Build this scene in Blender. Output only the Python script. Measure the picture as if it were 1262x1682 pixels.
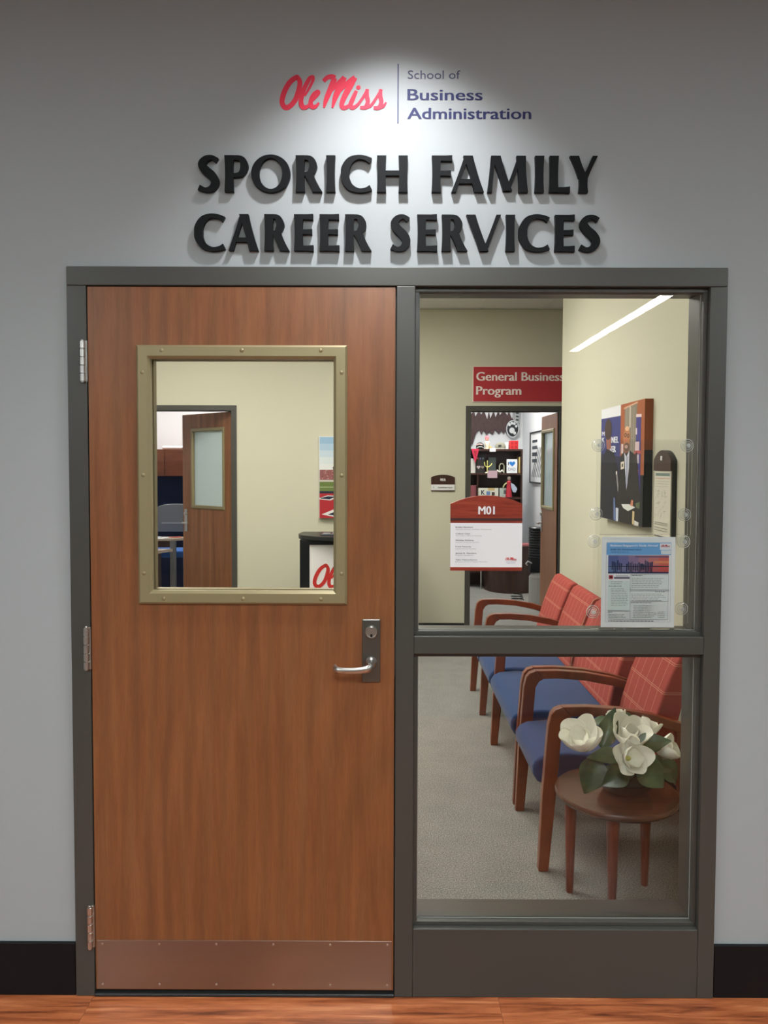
import bpy, bmesh, math, random
from mathutils import Vector, Matrix
random.seed(7)
scn = bpy.context.scene
COL = scn.collection
for o in list(bpy.data.objects):
    bpy.data.objects.remove(o, do_unlink=True)

# ------------------------------------------------------------------ camera
F_PX, CX, CY, WPX, HPX = 1264.0, 631.0, 818.0, 1262.0, 1682.0
H, D, PITCH, ROLL, YAW = 1.60735, 2.26729, .04111, .00284, -.00189
cam_d = bpy.data.cameras.new('camera')
cam = bpy.data.objects.new('camera', cam_d); COL.objects.link(cam)
fwd = Vector((math.sin(YAW)*math.cos(PITCH), math.cos(YAW)*math.cos(PITCH), -math.sin(PITCH)))
rt = Vector((math.cos(YAW), -math.sin(YAW), 0)); up = rt.cross(fwd)
r2 = rt*math.cos(ROLL)+up*math.sin(ROLL); u2 = -rt*math.sin(ROLL)+up*math.cos(ROLL)
cam.matrix_world = Matrix(((r2.x, u2.x, -fwd.x, 0), (r2.y, u2.y, -fwd.y, -D), (r2.z, u2.z, -fwd.z, H), (0, 0, 0, 1)))
cam_d.sensor_fit = 'VERTICAL'; cam_d.sensor_height = 24.0
cam_d.lens = 24.0*F_PX/HPX
cam_d.shift_y = -(HPX/2-CY)/HPX
cam_d.clip_start = .05
scn.camera = cam

# ------------------------------------------------------------------ world, lights, exposure
w = bpy.data.worlds.new('world'); scn.world = w; w.use_nodes = True
w.node_tree.nodes['Background'].inputs[0].default_value = (.8, .85, .9, 1)
w.node_tree.nodes['Background'].inputs[1].default_value = .05
scn.view_settings.view_transform = 'Standard'; scn.view_settings.look = 'None'
scn.view_settings.exposure = 0.0; scn.view_settings.gamma = 1.0
scn.view_settings.use_curve_mapping = False

def spot(name, loc, target, watts, deg, blend, radius, color=(1, 1, 1)):
    l = bpy.data.lights.new(name, 'SPOT'); l.energy = watts; l.spot_size = math.radians(deg)
    l.spot_blend = blend; l.shadow_soft_size = radius; l.color = color
    o = bpy.data.objects.new(name, l); COL.objects.link(o); o.location = loc
    o.rotation_euler = (Vector(target)-Vector(loc)).to_track_quat('-Z', 'Y').to_euler()
    return o
SPOT_W, LIN_E, COR_E, ROOM_E, OFF_E = 100, 44, 40.0, 25, 32
spot('spot_light', (.015, -.33, 3.07), (.015, -.30, 0), SPOT_W, 104, 1.0, .035, (.99, .995, 1))

# ------------------------------------------------------------------ materials
MATS = {}
def lin(c):
    return tuple(((v/255)/12.92 if v/255 <= .04045 else ((v/255+.055)/1.055)**2.4) for v in c)
def mat(name, rgb=None, rough=.5, metal=0., spec=.5, **kw):
    if name in MATS: return MATS[name]
    m = bpy.data.materials.new(name); m.use_nodes = True; MATS[name] = m
    b = m.node_tree.nodes['Principled BSDF']
    if rgb: b.inputs['Base Color'].default_value = (*lin(rgb), 1)
    b.inputs['Roughness'].default_value = rough; b.inputs['Metallic'].default_value = metal
    b.inputs['Specular IOR Level'].default_value = spec
    for k, v in kw.items(): b.inputs[k.replace('_', ' ')].default_value = v
    return m
def nodes(m): return m.node_tree.nodes, m.node_tree.links, m.node_tree.nodes['Principled BSDF']
def coords(m, scale, kind='Object', rot=(0, 0, 0)):
    n, l, b = nodes(m)
    tc = n.new('ShaderNodeTexCoord'); mp = n.new('ShaderNodeMapping')
    mp.inputs['Scale'].default_value = scale; mp.inputs['Rotation'].default_value = rot
    l.new(tc.outputs[kind], mp.inputs[0]); return mp.outputs[0]
def noise(m, vec, scale, detail=4, rough=.6, dist=0):
    n, l, b = nodes(m); t = n.new('ShaderNodeTexNoise'); t.inputs['Scale'].default_value = scale
    t.inputs['Detail'].default_value = detail; t.inputs['Roughness'].default_value = rough
    t.inputs['Distortion'].default_value = dist; l.new(vec, t.inputs['Vector']); return t.outputs['Fac']
def ramp(m, fac, stops):
    n, l, b = nodes(m); r = n.new('ShaderNodeValToRGB'); e = r.color_ramp.elements
    e[0].position, e[0].color = stops[0][0], (*lin(stops[0][1]), 1)
    e[1].position, e[1].color = stops[-1][0], (*lin(stops[-1][1]), 1)
    for p, c in stops[1:-1]:
        x = e.new(p); x.color = (*lin(c), 1)
    l.new(fac, r.inputs[0]); return r.outputs[0]
def mix(m, fac, a, bcol, typ='MIX'):
    n, l, b = nodes(m); x = n.new('ShaderNodeMix'); x.data_type = 'RGBA'; x.blend_type = typ
    for s, v in ((0, fac), (6, a), (7, bcol)):
        if hasattr(v, 'is_output'): l.new(v, x.inputs[s])
        elif isinstance(v, tuple): x.inputs[s].default_value = (*v, 1) if len(v) == 3 else v
        else: x.inputs[s].default_value = v
    return x.outputs[2]
def bump(m, h, strength=.2, dist=.001):
    n, l, b = nodes(m); x = n.new('ShaderNodeBump'); x.inputs['Strength'].default_value = strength
    x.inputs['Distance'].default_value = dist; l.new(h, x.inputs['Height']); l.new(x.outputs[0], b.inputs['Normal'])
def setc(m, c):
    n, l, b = nodes(m); l.new(c, b.inputs['Base Color'])

def paint(name, rgb, rough=.7, grain=.12):
    m = mat(name, rgb, rough, spec=.3); v = coords(m, (1, 1, 1))
    bump(m, noise(m, v, 160, 3), grain, .001); return m
def woodm(name, stops, scale=(14, 14, 1.2), rough=.35, ring=None, coat=0., rand=0.):
    m = mat(name, None, rough, spec=.4); n, l, b = nodes(m)
    v = coords(m, scale)
    if rand:
        oi = n.new('ShaderNodeObjectInfo'); ad = n.new('ShaderNodeVectorMath'); ad.operation = 'ADD'
        mu = n.new('ShaderNodeMath'); mu.operation = 'MULTIPLY'; mu.inputs[1].default_value = 37
        l.new(oi.outputs['Random'], mu.inputs[0]); l.new(v, ad.inputs[0]); l.new(mu.outputs[0], ad.inputs[1]); v = ad.outputs[0]
    a = noise(m, v, 1.0, 5, .62, .4)
    f = noise(m, v, 9.0, 3, .7)
    c = ramp(m, a, stops)
    c = mix(m, .35, c, mix(m, f, lin((40, 25, 18)), lin((235, 200, 170))), 'SOFT_LIGHT')
    if ring:
        wv = n.new('ShaderNodeTexWave'); wv.wave_type = 'RINGS'; wv.rings_direction = ring
        wv.inputs['Scale'].default_value = 1.6; wv.inputs['Distortion'].default_value = 9
        wv.inputs['Detail'].default_value = 3; wv.inputs['Detail Scale'].default_value = .7
        l.new(coords(m, (3.2, 3.2, .55)), wv.inputs['Vector'])
        c = mix(m, .14, c, ramp(m, wv.outputs['Fac'], [(.0, (90, 48, 28)), (.5, (170, 110, 70)), (1, (200, 140, 95))]), 'OVERLAY')
    if rand:
        hs = n.new('ShaderNodeHueSaturation'); mr = n.new('ShaderNodeMapRange')
        mr.inputs['To Min'].default_value = 1-rand; mr.inputs['To Max'].default_value = 1+rand
        l.new(oi.outputs['Random'], mr.inputs[0]); l.new(mr.outputs[0], hs.inputs['Value']); l.new(c, hs.inputs['Color']); c = hs.outputs[0]
    setc(m, c); bump(m, f, .06, .0006)
    b.inputs['Coat Weight'].default_value = coat; b.inputs['Coat Roughness'].default_value = .25
    return m
def fabric(name, rgb, scale=900, amount=.25):
    m = mat(name, rgb, .9, spec=.15); v = coords(m, (1, 1, 1))
    f = noise(m, v, scale, 2, .7)
    setc(m, mix(m, amount, lin(rgb), mix(m, f, (0, 0, 0), (1, 1, 1)), 'OVERLAY')); bump(m, f, .4, .0015)
    b = nodes(m)[2]; b.inputs['Sheen Weight'].default_value = .15; return m
def emit(name, rgb, e):
    m = bpy.data.materials.new(name); m.use_nodes = True; n = m.node_tree.nodes; n.clear()
    em = n.new('ShaderNodeEmission'); em.inputs[0].default_value = (*lin(rgb), 1); em.inputs[1].default_value = e
    o = n.new('ShaderNodeOutputMaterial'); m.node_tree.links.new(em.outputs[0], o.inputs[0]); MATS[name] = m; return m
def glassm(name, tint=(1, 1, 1), ior=1.5, wob=0., rough=.0, maxf=1.):
    m = bpy.data.materials.new(name); m.use_nodes = True; n = m.node_tree.nodes; l = m.node_tree.links; n.clear()
    t = n.new('ShaderNodeBsdfTransparent'); t.inputs[0].default_value = (*tint, 1)
    g = n.new('ShaderNodeBsdfGlossy'); g.inputs['Roughness'].default_value = rough
    f = n.new('ShaderNodeFresnel'); f.inputs[0].default_value = ior
    x = n.new('ShaderNodeMixShader'); o = n.new('ShaderNodeOutputMaterial')
    l.new(f.outputs[0], x.inputs[0]); l.new(t.outputs[0], x.inputs[1]); l.new(g.outputs[0], x.inputs[2]); l.new(x.outputs[0], o.inputs[0])
    if wob:
        tc = n.new('ShaderNodeTexCoord'); ns = n.new('ShaderNodeTexNoise'); ns.inputs['Scale'].default_value = 3.2
        ns.inputs['Detail'].default_value = 0
        bp = n.new('ShaderNodeBump'); bp.inputs['Strength'].default_value = wob; bp.inputs['Distance'].default_value = .01
        l.new(tc.outputs['Object'], ns.inputs['Vector']); l.new(ns.outputs['Fac'], bp.inputs['Height']); l.new(bp.outputs[0], g.inputs['Normal'])
    MATS[name] = m; return m

M_grey = paint('grey_wall_paint', (165, 170, 173))
M_beige = paint('beige_wall_paint', (204, 202, 182))
M_white = paint('white_wall_paint', (226, 228, 232))
M_frame = mat('bronze_grey_enamel', (68, 67, 63), .38, spec=.5)
_v = coords(M_frame, (1, 1, 1)); bump(M_frame, noise(M_frame, _v, 60, 3), .12, .001)
M_gasket = mat('black_gasket', (14, 14, 15), .6)
M_black = mat('black_rubber', (13, 15, 19), .5, spec=.25)
M_steel = mat('brushed_steel', (196, 194, 190), .32, 1.)
_v = coords(M_steel, (400, 400, 8)); bump(M_steel, noise(M_steel, _v, 1, 3), .15, .0005)
M_kick = mat('brushed_kick_plate', (160, 150, 142), .34, 1.)
_v = coords(M_kick, (6, 6, 700)); bump(M_kick, noise(M_kick, _v, 1, 3), .12, .0004)
M_dsteel = mat('dark_brushed_steel', (128, 128, 124), .34, 1.)
M_gold = mat('beige_metal', (150, 138, 104), .42, .35)
M_glass = glassm('window_glass', (.985, .99, .985), 1.36, .05)
M_acryl = glassm('clear_acrylic', (.985, .987, .985), 1.4)
M_rubber = mat('clear_vinyl', (240, 243, 241), .05, 0, 1.0, Alpha=.6)
M_door = woodm('door_veneer', [(.2, (118, 77, 49)), (.5, (137, 93, 60)), (.8, (152, 107, 72))], (30, 30, 2.0), .36, 'Y', .15)
M_door2 = woodm('far_door_veneer', [(.25, (116, 80, 54)), (.5, (140, 100, 70)), (.75, (158, 118, 86))], (16, 16, .9), .4, 'Y')
M_plank = woodm('wood_look_plank', [(.3, (104, 56, 34)), (.44, (164, 94, 58)), (.56, (192, 118, 76)), (.72, (222, 160, 116))], (3.0, 38, 38), .28, None, .3, .14)
M_chairwood = woodm('cherry_wood', [(.2, (84, 38, 17)), (.5, (118, 57, 29)), (.8, (144, 77, 42))], (9, 9, 3), .3, None, .4)
M_tablewood = woodm('walnut_wood', [(.2, (58, 34, 22)), (.5, (82, 50, 34)), (.8, (104, 67, 46))], (2.5, 22, 22), .26, None, .3)
M_tableleg = woodm('red_cherry_wood', [(.2, (84, 34, 18)), (.5, (118, 52, 28)), (.8, (146, 72, 40))], (16, 16, 2), .3, None, .3)
M_plate = woodm('red_mahogany', [(.25, (112, 42, 30)), (.5, (142, 58, 42)), (.75, (164, 78, 56))], (7, 7, 90), .35)
M_espresso = woodm('espresso_wood', [(.2, (46, 28, 24)), (.5, (64, 42, 36)), (.8, (84, 58, 48))], (12, 12, 2), .35)
M_blue = fabric('navy_seat_fabric', (40, 64, 108))
M_navy = fabric('navy_tackboard', (36, 46, 76))
M_tile = paint('ceiling_tile', (222, 222, 220), .9, .5)
M_tee = mat('ceiling_grid', (225, 225, 222), .5)
M_print = {}
def P(rgb, rough=.55):
    k = 'print_%d_%d_%d' % rgb
    return mat(k, rgb, rough, spec=.3)

def carpet():
    m = mat('loop_carpet', None, .95, spec=.1); v = coords(m, (1, 1, 1))
    a = noise(m, v, 190, 3, .8); b_ = noise(m, v, 5, 3, .6)
    c = ramp(m, a, [(.36, (70, 70, 68)), (.5, (128, 128, 124)), (.64, (190, 189, 184))])
    c = mix(m, .3, c, ramp(m, b_, [(.3, (118, 116, 112)), (.7, (150, 146, 139))]))
    setc(m, c); bump(m, a, .6, .004); return m
M_carpet = carpet()
def plaid():
    m = mat('red_windowpane_fabric', None, .9, spec=.15); n, l, b = nodes(m)
    tc = n.new('ShaderNodeTexCoord'); sp = n.new('ShaderNodeSeparateXYZ'); l.new(tc.outputs['Object'], sp.inputs[0])
    def lines(out, period, width, offs=0.):
        a = n.new('ShaderNodeMath'); a.operation = 'ADD'; a.inputs[1].default_value = offs+50*period; l.new(out, a.inputs[0])
        d = n.new('ShaderNodeMath'); d.operation = 'MODULO'; d.inputs[1].default_value = period; l.new(a.outputs[0], d.inputs[0])
        c = n.new('ShaderNodeMath'); c.operation = 'LESS_THAN'; c.inputs[1].default_value = width; l.new(d.outputs[0], c.inputs[0]); return c.outputs[0]
    def mx(a, bb):
        x = n.new('ShaderNodeMath'); x.operation = 'MAXIMUM'; l.new(a, x.inputs[0]); l.new(bb, x.inputs[1]); return x.outputs[0]
    f = mx(mx(lines(sp.outputs['Y'], .075, .0032, .012), lines(sp.outputs['Z'], .115, .0022)), lines(sp.outputs['Z'], .115, .0022, .007))
    v = coords(m, (1, 1, 1)); ns = noise(m, v, 700, 2, .8)
    base = ramp(m, ns, [(.3, (138, 54, 50)), (.7, (186, 92, 84))])
    mu = n.new('ShaderNodeMath'); mu.operation = 'MULTIPLY'; mu.inputs[1].default_value = .55; l.new(f, mu.inputs[0])
    setc(m, mix(m, mu.outputs[0], base, lin((222, 170, 140)))); bump(m, ns, .4, .0015); return m
M_plaid = plaid()
def petalm():
    m = mat('magnolia_petal', (254, 252, 240), .5, spec=.3, Subsurface_Weight=.0); return m
M_petal = petalm()
M_leaf = mat('magnolia_leaf', None, .32, spec=.5)
_v = coords(M_leaf, (1, 1, 1)); setc(M_leaf, ramp(M_leaf, noise(M_leaf, _v, 14, 3), [(.3, (34, 54, 34)), (.7, (78, 100, 68))]))

# ------------------------------------------------------------------ mesh helpers
class MB:
    def __init__(s): s.v, s.f, s.m, s.mats = [], [], [], []
    def mi(s, m):
        if m not in s.mats: s.mats.append(m)
        return s.mats.index(m)
    def add(s, vs, fs, m=None):
        k = len(s.v); s.v += [tuple(p) for p in vs]; i = s.mi(m) if m else 0
        s.f += [tuple(a+k for a in f) for f in fs]; s.m += [i]*len(fs); return s
    def box(s, x0, x1, y0, y1, z0, z1, m=None):
        return s.add([(x0, y0, z0), (x1, y0, z0), (x1, y1, z0), (x0, y1, z0), (x0, y0, z1), (x1, y0, z1), (x1, y1, z1), (x0, y1, z1)],
                     [(0, 3, 2, 1), (4, 5, 6, 7), (0, 1, 5, 4), (1, 2, 6, 5), (2, 3, 7, 6), (3, 0, 4, 7)], m)
    def prism(s, pts, fn, a, b, m=None):           # pts 2-D polygon, fn(u, v, t) -> 3-D
        n = len(pts); vs = [fn(u, v, a) for u, v in pts]+[fn(u, v, b) for u, v in pts]
        fs = [tuple(range(n))[::-1], tuple(range(n, 2*n))]+[(i, (i+1) % n, (i+1) % n+n, i+n) for i in range(n)]
        return s.add(vs, fs, m)
    def lathe(s, prof, c, axis='z', seg=24, m=None, caps=True):   # prof (r, h)
        vs, fs = [], []
        for r, h in prof:
            for k in range(seg):
                a = 2*math.pi*k/seg; x, y = r*math.cos(a), r*math.sin(a)
                p = {'z': (x, y, h), 'y': (x, h, y), 'x': (h, x, y)}[axis]
                vs.append((c[0]+p[0], c[1]+p[1], c[2]+p[2]))
        for i in range(len(prof)-1):
            for k in range(seg):
                fs.append((i*seg+k, i*seg+(k+1) % seg, (i+1)*seg+(k+1) % seg, (i+1)*seg+k))
        if caps: fs.append(tuple(range(seg))[::-1]); fs.append(tuple(range((len(prof)-1)*seg, len(prof)*seg)))
        return s.add(vs, fs, m)
    def tube(s, path, ra, rb=None, seg=12, m=None):    # elliptical sweep; rb along the 'up' side
        pts = [Vector(p) for p in path]; n = len(pts); vs, fs = [], []
        for i, p in enumerate(pts):
            t = (pts[min(i+1, n-1)]-pts[max(i-1, 0)]).normalized()
            upv = Vector((0, 0, 1)) if abs(t.z) < .9 else Vector((0, 1, 0))
            a = t.cross(upv).normalized(); b = a.cross(t).normalized()
            r1 = ra[i] if isinstance(ra, (list, tuple)) else ra
            r2_ = (rb[i] if isinstance(rb, (list, tuple)) else rb) if rb else r1
            for k in range(seg):
                q = 2*math.pi*k/seg; vs.append(p+a*r1*math.cos(q)+b*r2_*math.sin(q))
        for i in range(n-1):
            for k in range(seg): fs.append((i*seg+k, i*seg+(k+1) % seg, (i+1)*seg+(k+1) % seg, (i+1)*seg+k))
        fs.append(tuple(range(seg))[::-1]); fs.append(tuple(range((n-1)*seg, n*seg)))
        return s.add(vs, fs, m)
    def ring(s, x0, x1, z0, z1, prof, m=None, fn=lambda u, t, v: (u, t, v)):  # prof (inset, y): mitred frame
        vs, fs = [], []; n = len(prof)
        for cx, cz, sx, sz in ((x0, z0, 1, 1), (x1, z0, -1, 1), (x1, z1, -1, -1), (x0, z1, 1, -1)):
            for i, y in prof: vs.append(fn(cx+sx*i, y, cz+sz*i))
        for c in range(4):
            d = (c+1) % 4
            for i in range(n): j = (i+1) % n; fs.append((c*n+i, d*n+i, d*n+j, c*n+j))
        return s.add(vs, fs, m)
    def strip(s, L, R, fn, a, b, closed=False, m=None, drift=0.):
        n = len(L); vs = []
        for t in (a, b):
            for P2 in (L, R):
                for k, p in enumerate(P2): vs.append(fn(p[0], p[1], t+(drift*k if t == b else 0)))
        fs = []
        for i in range(n if closed else n-1):
            j = (i+1) % n
            fs += [(i, j, n+j, n+i), (2*n+i, 3*n+i, 3*n+j, 2*n+j), (i, 2*n+i, 2*n+j, j), (n+i, n+j, 3*n+j, 3*n+i)]
        if not closed: fs += [(0, n, 3*n, 2*n), (n-1, 3*n-1, 4*n-1, 2*n-1)]
        return s.add(vs, fs, m)
    def build(s, name, m=None, parent=None, bevel=0, seg=2, smooth=False):
        me = bpy.data.meshes.new(name); me.from_pydata(s.v, [], s.f)
        if s.mats:
            for q in s.mats: me.materials.append(q)
            for p, i in zip(me.polygons, s.m): p.material_index = i
        if m and not s.mats: me.materials.append(m)
        bm = bmesh.new(); bm.from_mesh(me); bmesh.ops.recalc_face_normals(bm, faces=bm.faces); bm.to_mesh(me); bm.free()
        o = bpy.data.objects.new(name, me); COL.objects.link(o)
        if parent: o.parent = parent
        if smooth or bevel:
            for p in me.polygons: p.use_smooth = True
            me.set_sharp_from_angle(angle=math.radians(40)) if not bevel else None
        if bevel:
            b = o.modifiers.new('bevel', 'BEVEL'); b.width = bevel; b.segments = seg; b.limit_method = 'ANGLE'; b.angle_limit = math.radians(35)
            b.harden_normals = False
            wn = o.modifiers.new('wn', 'WEIGHTED_NORMAL'); wn.keep_sharp = True
        return o
def box(name, x0, x1, y0, y1, z0, z1, m, parent=None, bevel=0, seg=2):
    return MB().box(x0, x1, y0, y1, z0, z1).build(name, m, parent, bevel, seg)
def tag(o, label=None, cat=None, group=None, kind=None):
    if label: o['label'] = label
    if cat: o['category'] = cat
    if group: o['group'] = group
    if kind: o['kind'] = kind
    return o
def empty(name, loc=(0, 0, 0)):
    o = bpy.data.objects.new(name, None); COL.objects.link(o); o.location = loc; o.empty_display_size = .05; return o
def part(o, root):                                     # keep world place under a placed root
    o.parent = root; o.matrix_parent_inverse = Matrix.Translation(-root.location) @ Matrix.Identity(4); return o
def thing(name, label, cat, group=None, loc=(0, 0, 0)):
    return tag(empty(name, loc), label, cat, group)
def copy_tree(o, parent=None):
    c = o.copy(); COL.objects.link(c)
    if parent: c.parent = parent
    for ch in [x for x in bpy.data.objects if x.parent == o]: copy_tree(ch, c)
    return c
XZ = lambda y0=0: (lambda u, v, t: (u, y0+t, v))
def crom(pts, n=6, closed=False):
    out = []; N = len(pts)
    for i in range(N if closed else N-1):
        g = lambda k: pts[k % N] if closed else pts[max(0, min(N-1, k))]
        p0, p1, p2, p3 = g(i-1), g(i), g(i+1), g(i+2)
        for s in range(n):
            t = s/n
            out.append(tuple(.5*((2*b)+(-a+c)*t+(2*a-5*b+4*c-d)*t*t+(-a+3*b-3*c+d)*t**3) for a, b, c, d in zip(p0, p1, p2, p3)))
    if not closed: out.append(tuple(pts[-1]))
    return out
def spine(pts, n=6, closed=False):                     # (x, y, width) -> left and right rails
    c = crom(pts, n, closed); L, R = [], []; N = len(c)
    for i, (x, y, wd) in enumerate(c):
        a = c[(i-1) % N] if closed or i else c[0]; b = c[(i+1) % N] if closed or i < N-1 else c[-1]
        dx, dy = b[0]-a[0], b[1]-a[1]; q = math.hypot(dx, dy) or 1
        L.append((x-dy/q*wd/2, y+dx/q*wd/2)); R.append((x+dy/q*wd/2, y-dx/q*wd/2))
    return L, R
def text_mesh(mb, s, fn, x0, x1, z0, cap, m, bold=0., t0=0, t1=-.0006, center=False):
    cu = bpy.data.curves.new('t', 'FONT'); cu.body = s; cu.resolution_u = 3
    o = bpy.data.objects.new('t', cu); me = o.to_mesh()
    vs = [v.co.copy() for v in me.vertices]; fs = [tuple(p.vertices) for p in me.polygons]
    o.to_mesh_clear(); bpy.data.objects.remove(o); bpy.data.curves.remove(cu)
    xa = min(v.x for v in vs); xb = max(v.x for v in vs); capu = .72
    sz = cap/capu; sx = (x1-x0)/(xb-xa) if x1 is not None else sz
    for q in ((-1, 0, 1) if bold else (0,)):
        pts = [fn(x0+(v.x-xa)*sx+q*bold*2.0*cap, z0+v.y*sz, t1) for v in vs]   # faux bold: copies a hair apart
        mb.add([(p[0]-q*.00003, p[1]-q*.00003, p[2]) for p in pts], fs, m)
    return x0+(xb-xa)*sx
OLE = [  # red script lettering, digitised as pen strokes (x, y down, width) on a 1262 x 505 sheet
 ([(235, 92, 48), (170, 140, 52), (115, 230, 54), (88, 330, 52), (115, 385, 52), (165, 380, 50), (225, 315, 52), (262, 220, 54), (274, 140, 50), (255, 98, 44)], True),
 ([(322, 275, 22), (370, 200, 26), (412, 115, 30), (408, 84, 30), (370, 110, 42), (312, 220, 46), (286, 320, 48), (300, 382, 50), (345, 385, 38), (392, 345, 26)], False),
 ([(385, 335, 26), (435, 292, 26), (472, 245, 30), (455, 228, 30), (412, 268, 42), (386, 335, 46), (400, 382, 46), (440, 378, 36), (472, 342, 20)], False),
 ([(520, 128, 42), (560, 92, 44), (610, 84, 48), (640, 98, 46)], False),
 ([(636, 98, 54), (592, 205, 58), (545, 315, 48), (524, 392, 18)], False),
 ([(590, 235, 26), (660, 160, 40), (735, 88, 40)], False),
 ([(735, 88, 52), (700, 165, 66), (645, 280, 56), (612, 392, 20)], False),
 ([(685, 235, 26), (760, 150, 40), (845, 88, 40)], False),
 ([(845, 90, 56), (800, 165, 64), (735, 285, 56), (708, 365, 48), (735, 392, 42), (790, 365, 32), (830, 300, 26)], False),
 ([(862, 222, 34), (825, 300, 46), (800, 365, 46), (825, 390, 40), (875, 360, 30), (925, 295, 28), (980, 208, 30)], False),
 ([(972, 205, 34), (970, 275, 44), (980, 330, 44), (955, 385, 40), (900, 388, 30)], False),
 ([(955, 390, 36), (1015, 365, 30), (1070, 290, 28), (1122, 208, 30)], False),
 ([(1112, 208, 34), (1110, 275, 44), (1120, 335, 44), (1095, 388, 42), (1040, 390, 32)], False),
 ([(1090, 392, 36), (1140, 375, 30), (1170, 335, 14)], False)]
def ole(mb, fn, x0, x1, z0, z1, m, t0=0, t1=-.0008, n=5, parts=None):
    X = lambda x: x0+(x-60)/(1175-60)*(x1-x0); Zf = lambda y: z1-(y-65)/(415-65)*(z1-z0)
    for i, (pts, cl) in enumerate(OLE):
        if parts is not None and i not in parts: continue
        L, R = spine(pts, n, cl)
        mb.strip([(X(a), Zf(b)) for a, b in L], [(X(a), Zf(b)) for a, b in R], fn, t0, t1+i*-.00002, cl, m, 0 if cl else -.000008)
    if parts is None or 13 in parts:
        mb.prism([(X(882+24*math.cos(a*.5236)), Zf(190+22*math.sin(a*.5236))) for a in range(12)], fn, t0, t1, m)

# ------------------------------------------------------------------ setting
# front wall with one opening for the door and sidelight frame
FX0, FX1, FZ = -.925, .988, 2.180
def wall_two(name, boxes, front, back, axis=1):
    mb = MB()
    for b in boxes: mb.box(*b, front)
    o = mb.build(name)
    me = o.data; me.materials.append(back)
    for p in me.polygons:
        if p.normal[axis] > .5: p.material_index = 1
    return tag(o, kind='structure')
wall_two('wall_front', [(-4.6, FX0, .015, .15, 0, 3.1), (FX1, 4.6, .015, .15, 0, 3.1), (FX0, FX1, .015, .15, FZ, 3.1)], M_grey, M_beige)
YB = 5.1
D1 = (-2.39, -1.475); D2 = (.815, 1.655); DH = 2.134
wall_two('wall_back', [(-3.4, D1[0], YB, YB+.13, 0, 3.1), (D1[1], D2[0], YB, YB+.13, 0, 3.1), (D2[1], 3.4, YB, YB+.13, 0, 3.1),
         (D1[0], D1[1], YB, YB+.13, DH, 3.1), (D2[0], D2[1], YB, YB+.13, DH, 3.1)], M_beige, M_white)
tag(box('wall_right', 1.38, 1.52, .15, 3.79, 0, 3.1, M_beige), kind='structure')
tag(box('wall_passage', 3.3, 3.4, 3.6, YB, 0, 3.1, M_beige), kind='structure')
tag(box('wall_passage_near', 1.52, 3.4, 3.5, 3.6, 0, 3.1, M_beige), kind='structure')
tag(box('wall_left', -3.5, -3.4, .15, YB, 0, 3.1, M_beige), kind='structure')
tag(box('wall_office_divider', -.2, -.1, YB+.13, 9.0, 0, 3.1, M_white), kind='structure')
tag(box('wall_office_back', -4.0, 2.1, 9.0, 9.1, 0, 3.1, M_white), kind='structure')
tag(box('wall_office_right', 2.0, 2.1, YB+.13, 9.0, 0, 3.1, M_white), kind='structure')
tag(box('wall_office_left', -4.1, -4.0, YB+.13, 9.0, 0, 3.1, M_white), kind='structure')
# corridor behind the photographer
M_corr = paint('corridor_far_paint', (150, 152, 156))
M_corr2 = paint('corridor_low_paint', (98, 100, 100))
tag(box('wall_corridor_left', -4.7, -4.6, -9.2, .15, 0, 3.1, M_grey), kind='structure')
tag(box('wall_corridor_right', 4.6, 4.7, -9.2, .15, 0, 3.1, M_grey), kind='structure')
mb = MB(); mb.box(-4.7, 4.7, -9.3, -9.2, 1.67, 3.1, M_corr); mb.box(-4.7, 4.7, -9.3, -9.19, 0, 1.67, M_corr2)
tag(mb.build('wall_corridor_back'), kind='structure')
# floors
M_sub = mat('plank_joint', (60, 34, 22), .6)
fl = tag(box('floor', -4.7, 4.7, -9.3, .01, -.05, -.004, paint('corridor_floor_bounce', (118, 106, 96), .5)), kind='structure')  # unseen floor; neutral colour invented to keep bounced light from reddening the walls
fsub = tag(box('floor', -2.6, 2.6, -2.62, .012, -.045, -.0035, M_sub), kind='structure')
pm = {}
PW = .182; JX = [-.881, .346]
rows = 14
for r in range(rows):
    ya = .012-PW*(r+1); yb = ya+PW-.0012
    off = (-.881 if r == 0 else -.881+((r*.47) % 1.22))
    x = off-1.227*2
    while x < 2.6:
        xa, xb = max(x, -2.6), min(x+1.2262, 2.6)
        if xb-xa > .02:
            bx = MB().box(xa, xb, ya, yb, -.0035, 0); o = bx.build('plank', M_plank, fsub)
        x += 1.227
tag(box('floor', -4.1, 3.5, .012, 9.1, -.05, 0, M_carpet), kind='structure')
# ceilings
tag(box('ceiling', -4.7, 4.7, -9.3, .15, 3.1, 3.2, paint('corridor_ceiling', (205, 206, 208))), kind='structure')
tag(box('ceiling', -4.1, 3.5, YB+.13, 9.1, 3.1, 3.2, M_white), kind='structure')
cl = tag(box('ceiling', -3.5, 3.5, .15, YB+.13, 3.112, 3.2, M_tile), kind='structure')
LIT = {}
tw, td = .61, 1.22
def ceiling_lamp(name, x0, x1, y0, y1, z, e, label, rgb=(255, 250, 240), group=None):
    t = thing(name, label, 'light', group, ((x0+x1)/2, (y0+y1)/2, z))
    part(MB().ring(x0, x1, y0, y1, [(0, z), (.02, z), (.02, z-.006), (0, z-.006)], fn=lambda u, t_, v: (u, v, t_)).build('trim_ring', M_tee), t)
    em = MATS.get('emit_%s_%g' % (name, e)) or emit('emit_%s_%g' % (name, e), rgb, e)
    part(box('diffuser', x0+.02, x1-.02, y0+.02, y1-.02, z-.004, z-.001, em), t)
    return t
lamps_at = [(3, 2), (5, 1), (5, 3)]
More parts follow.
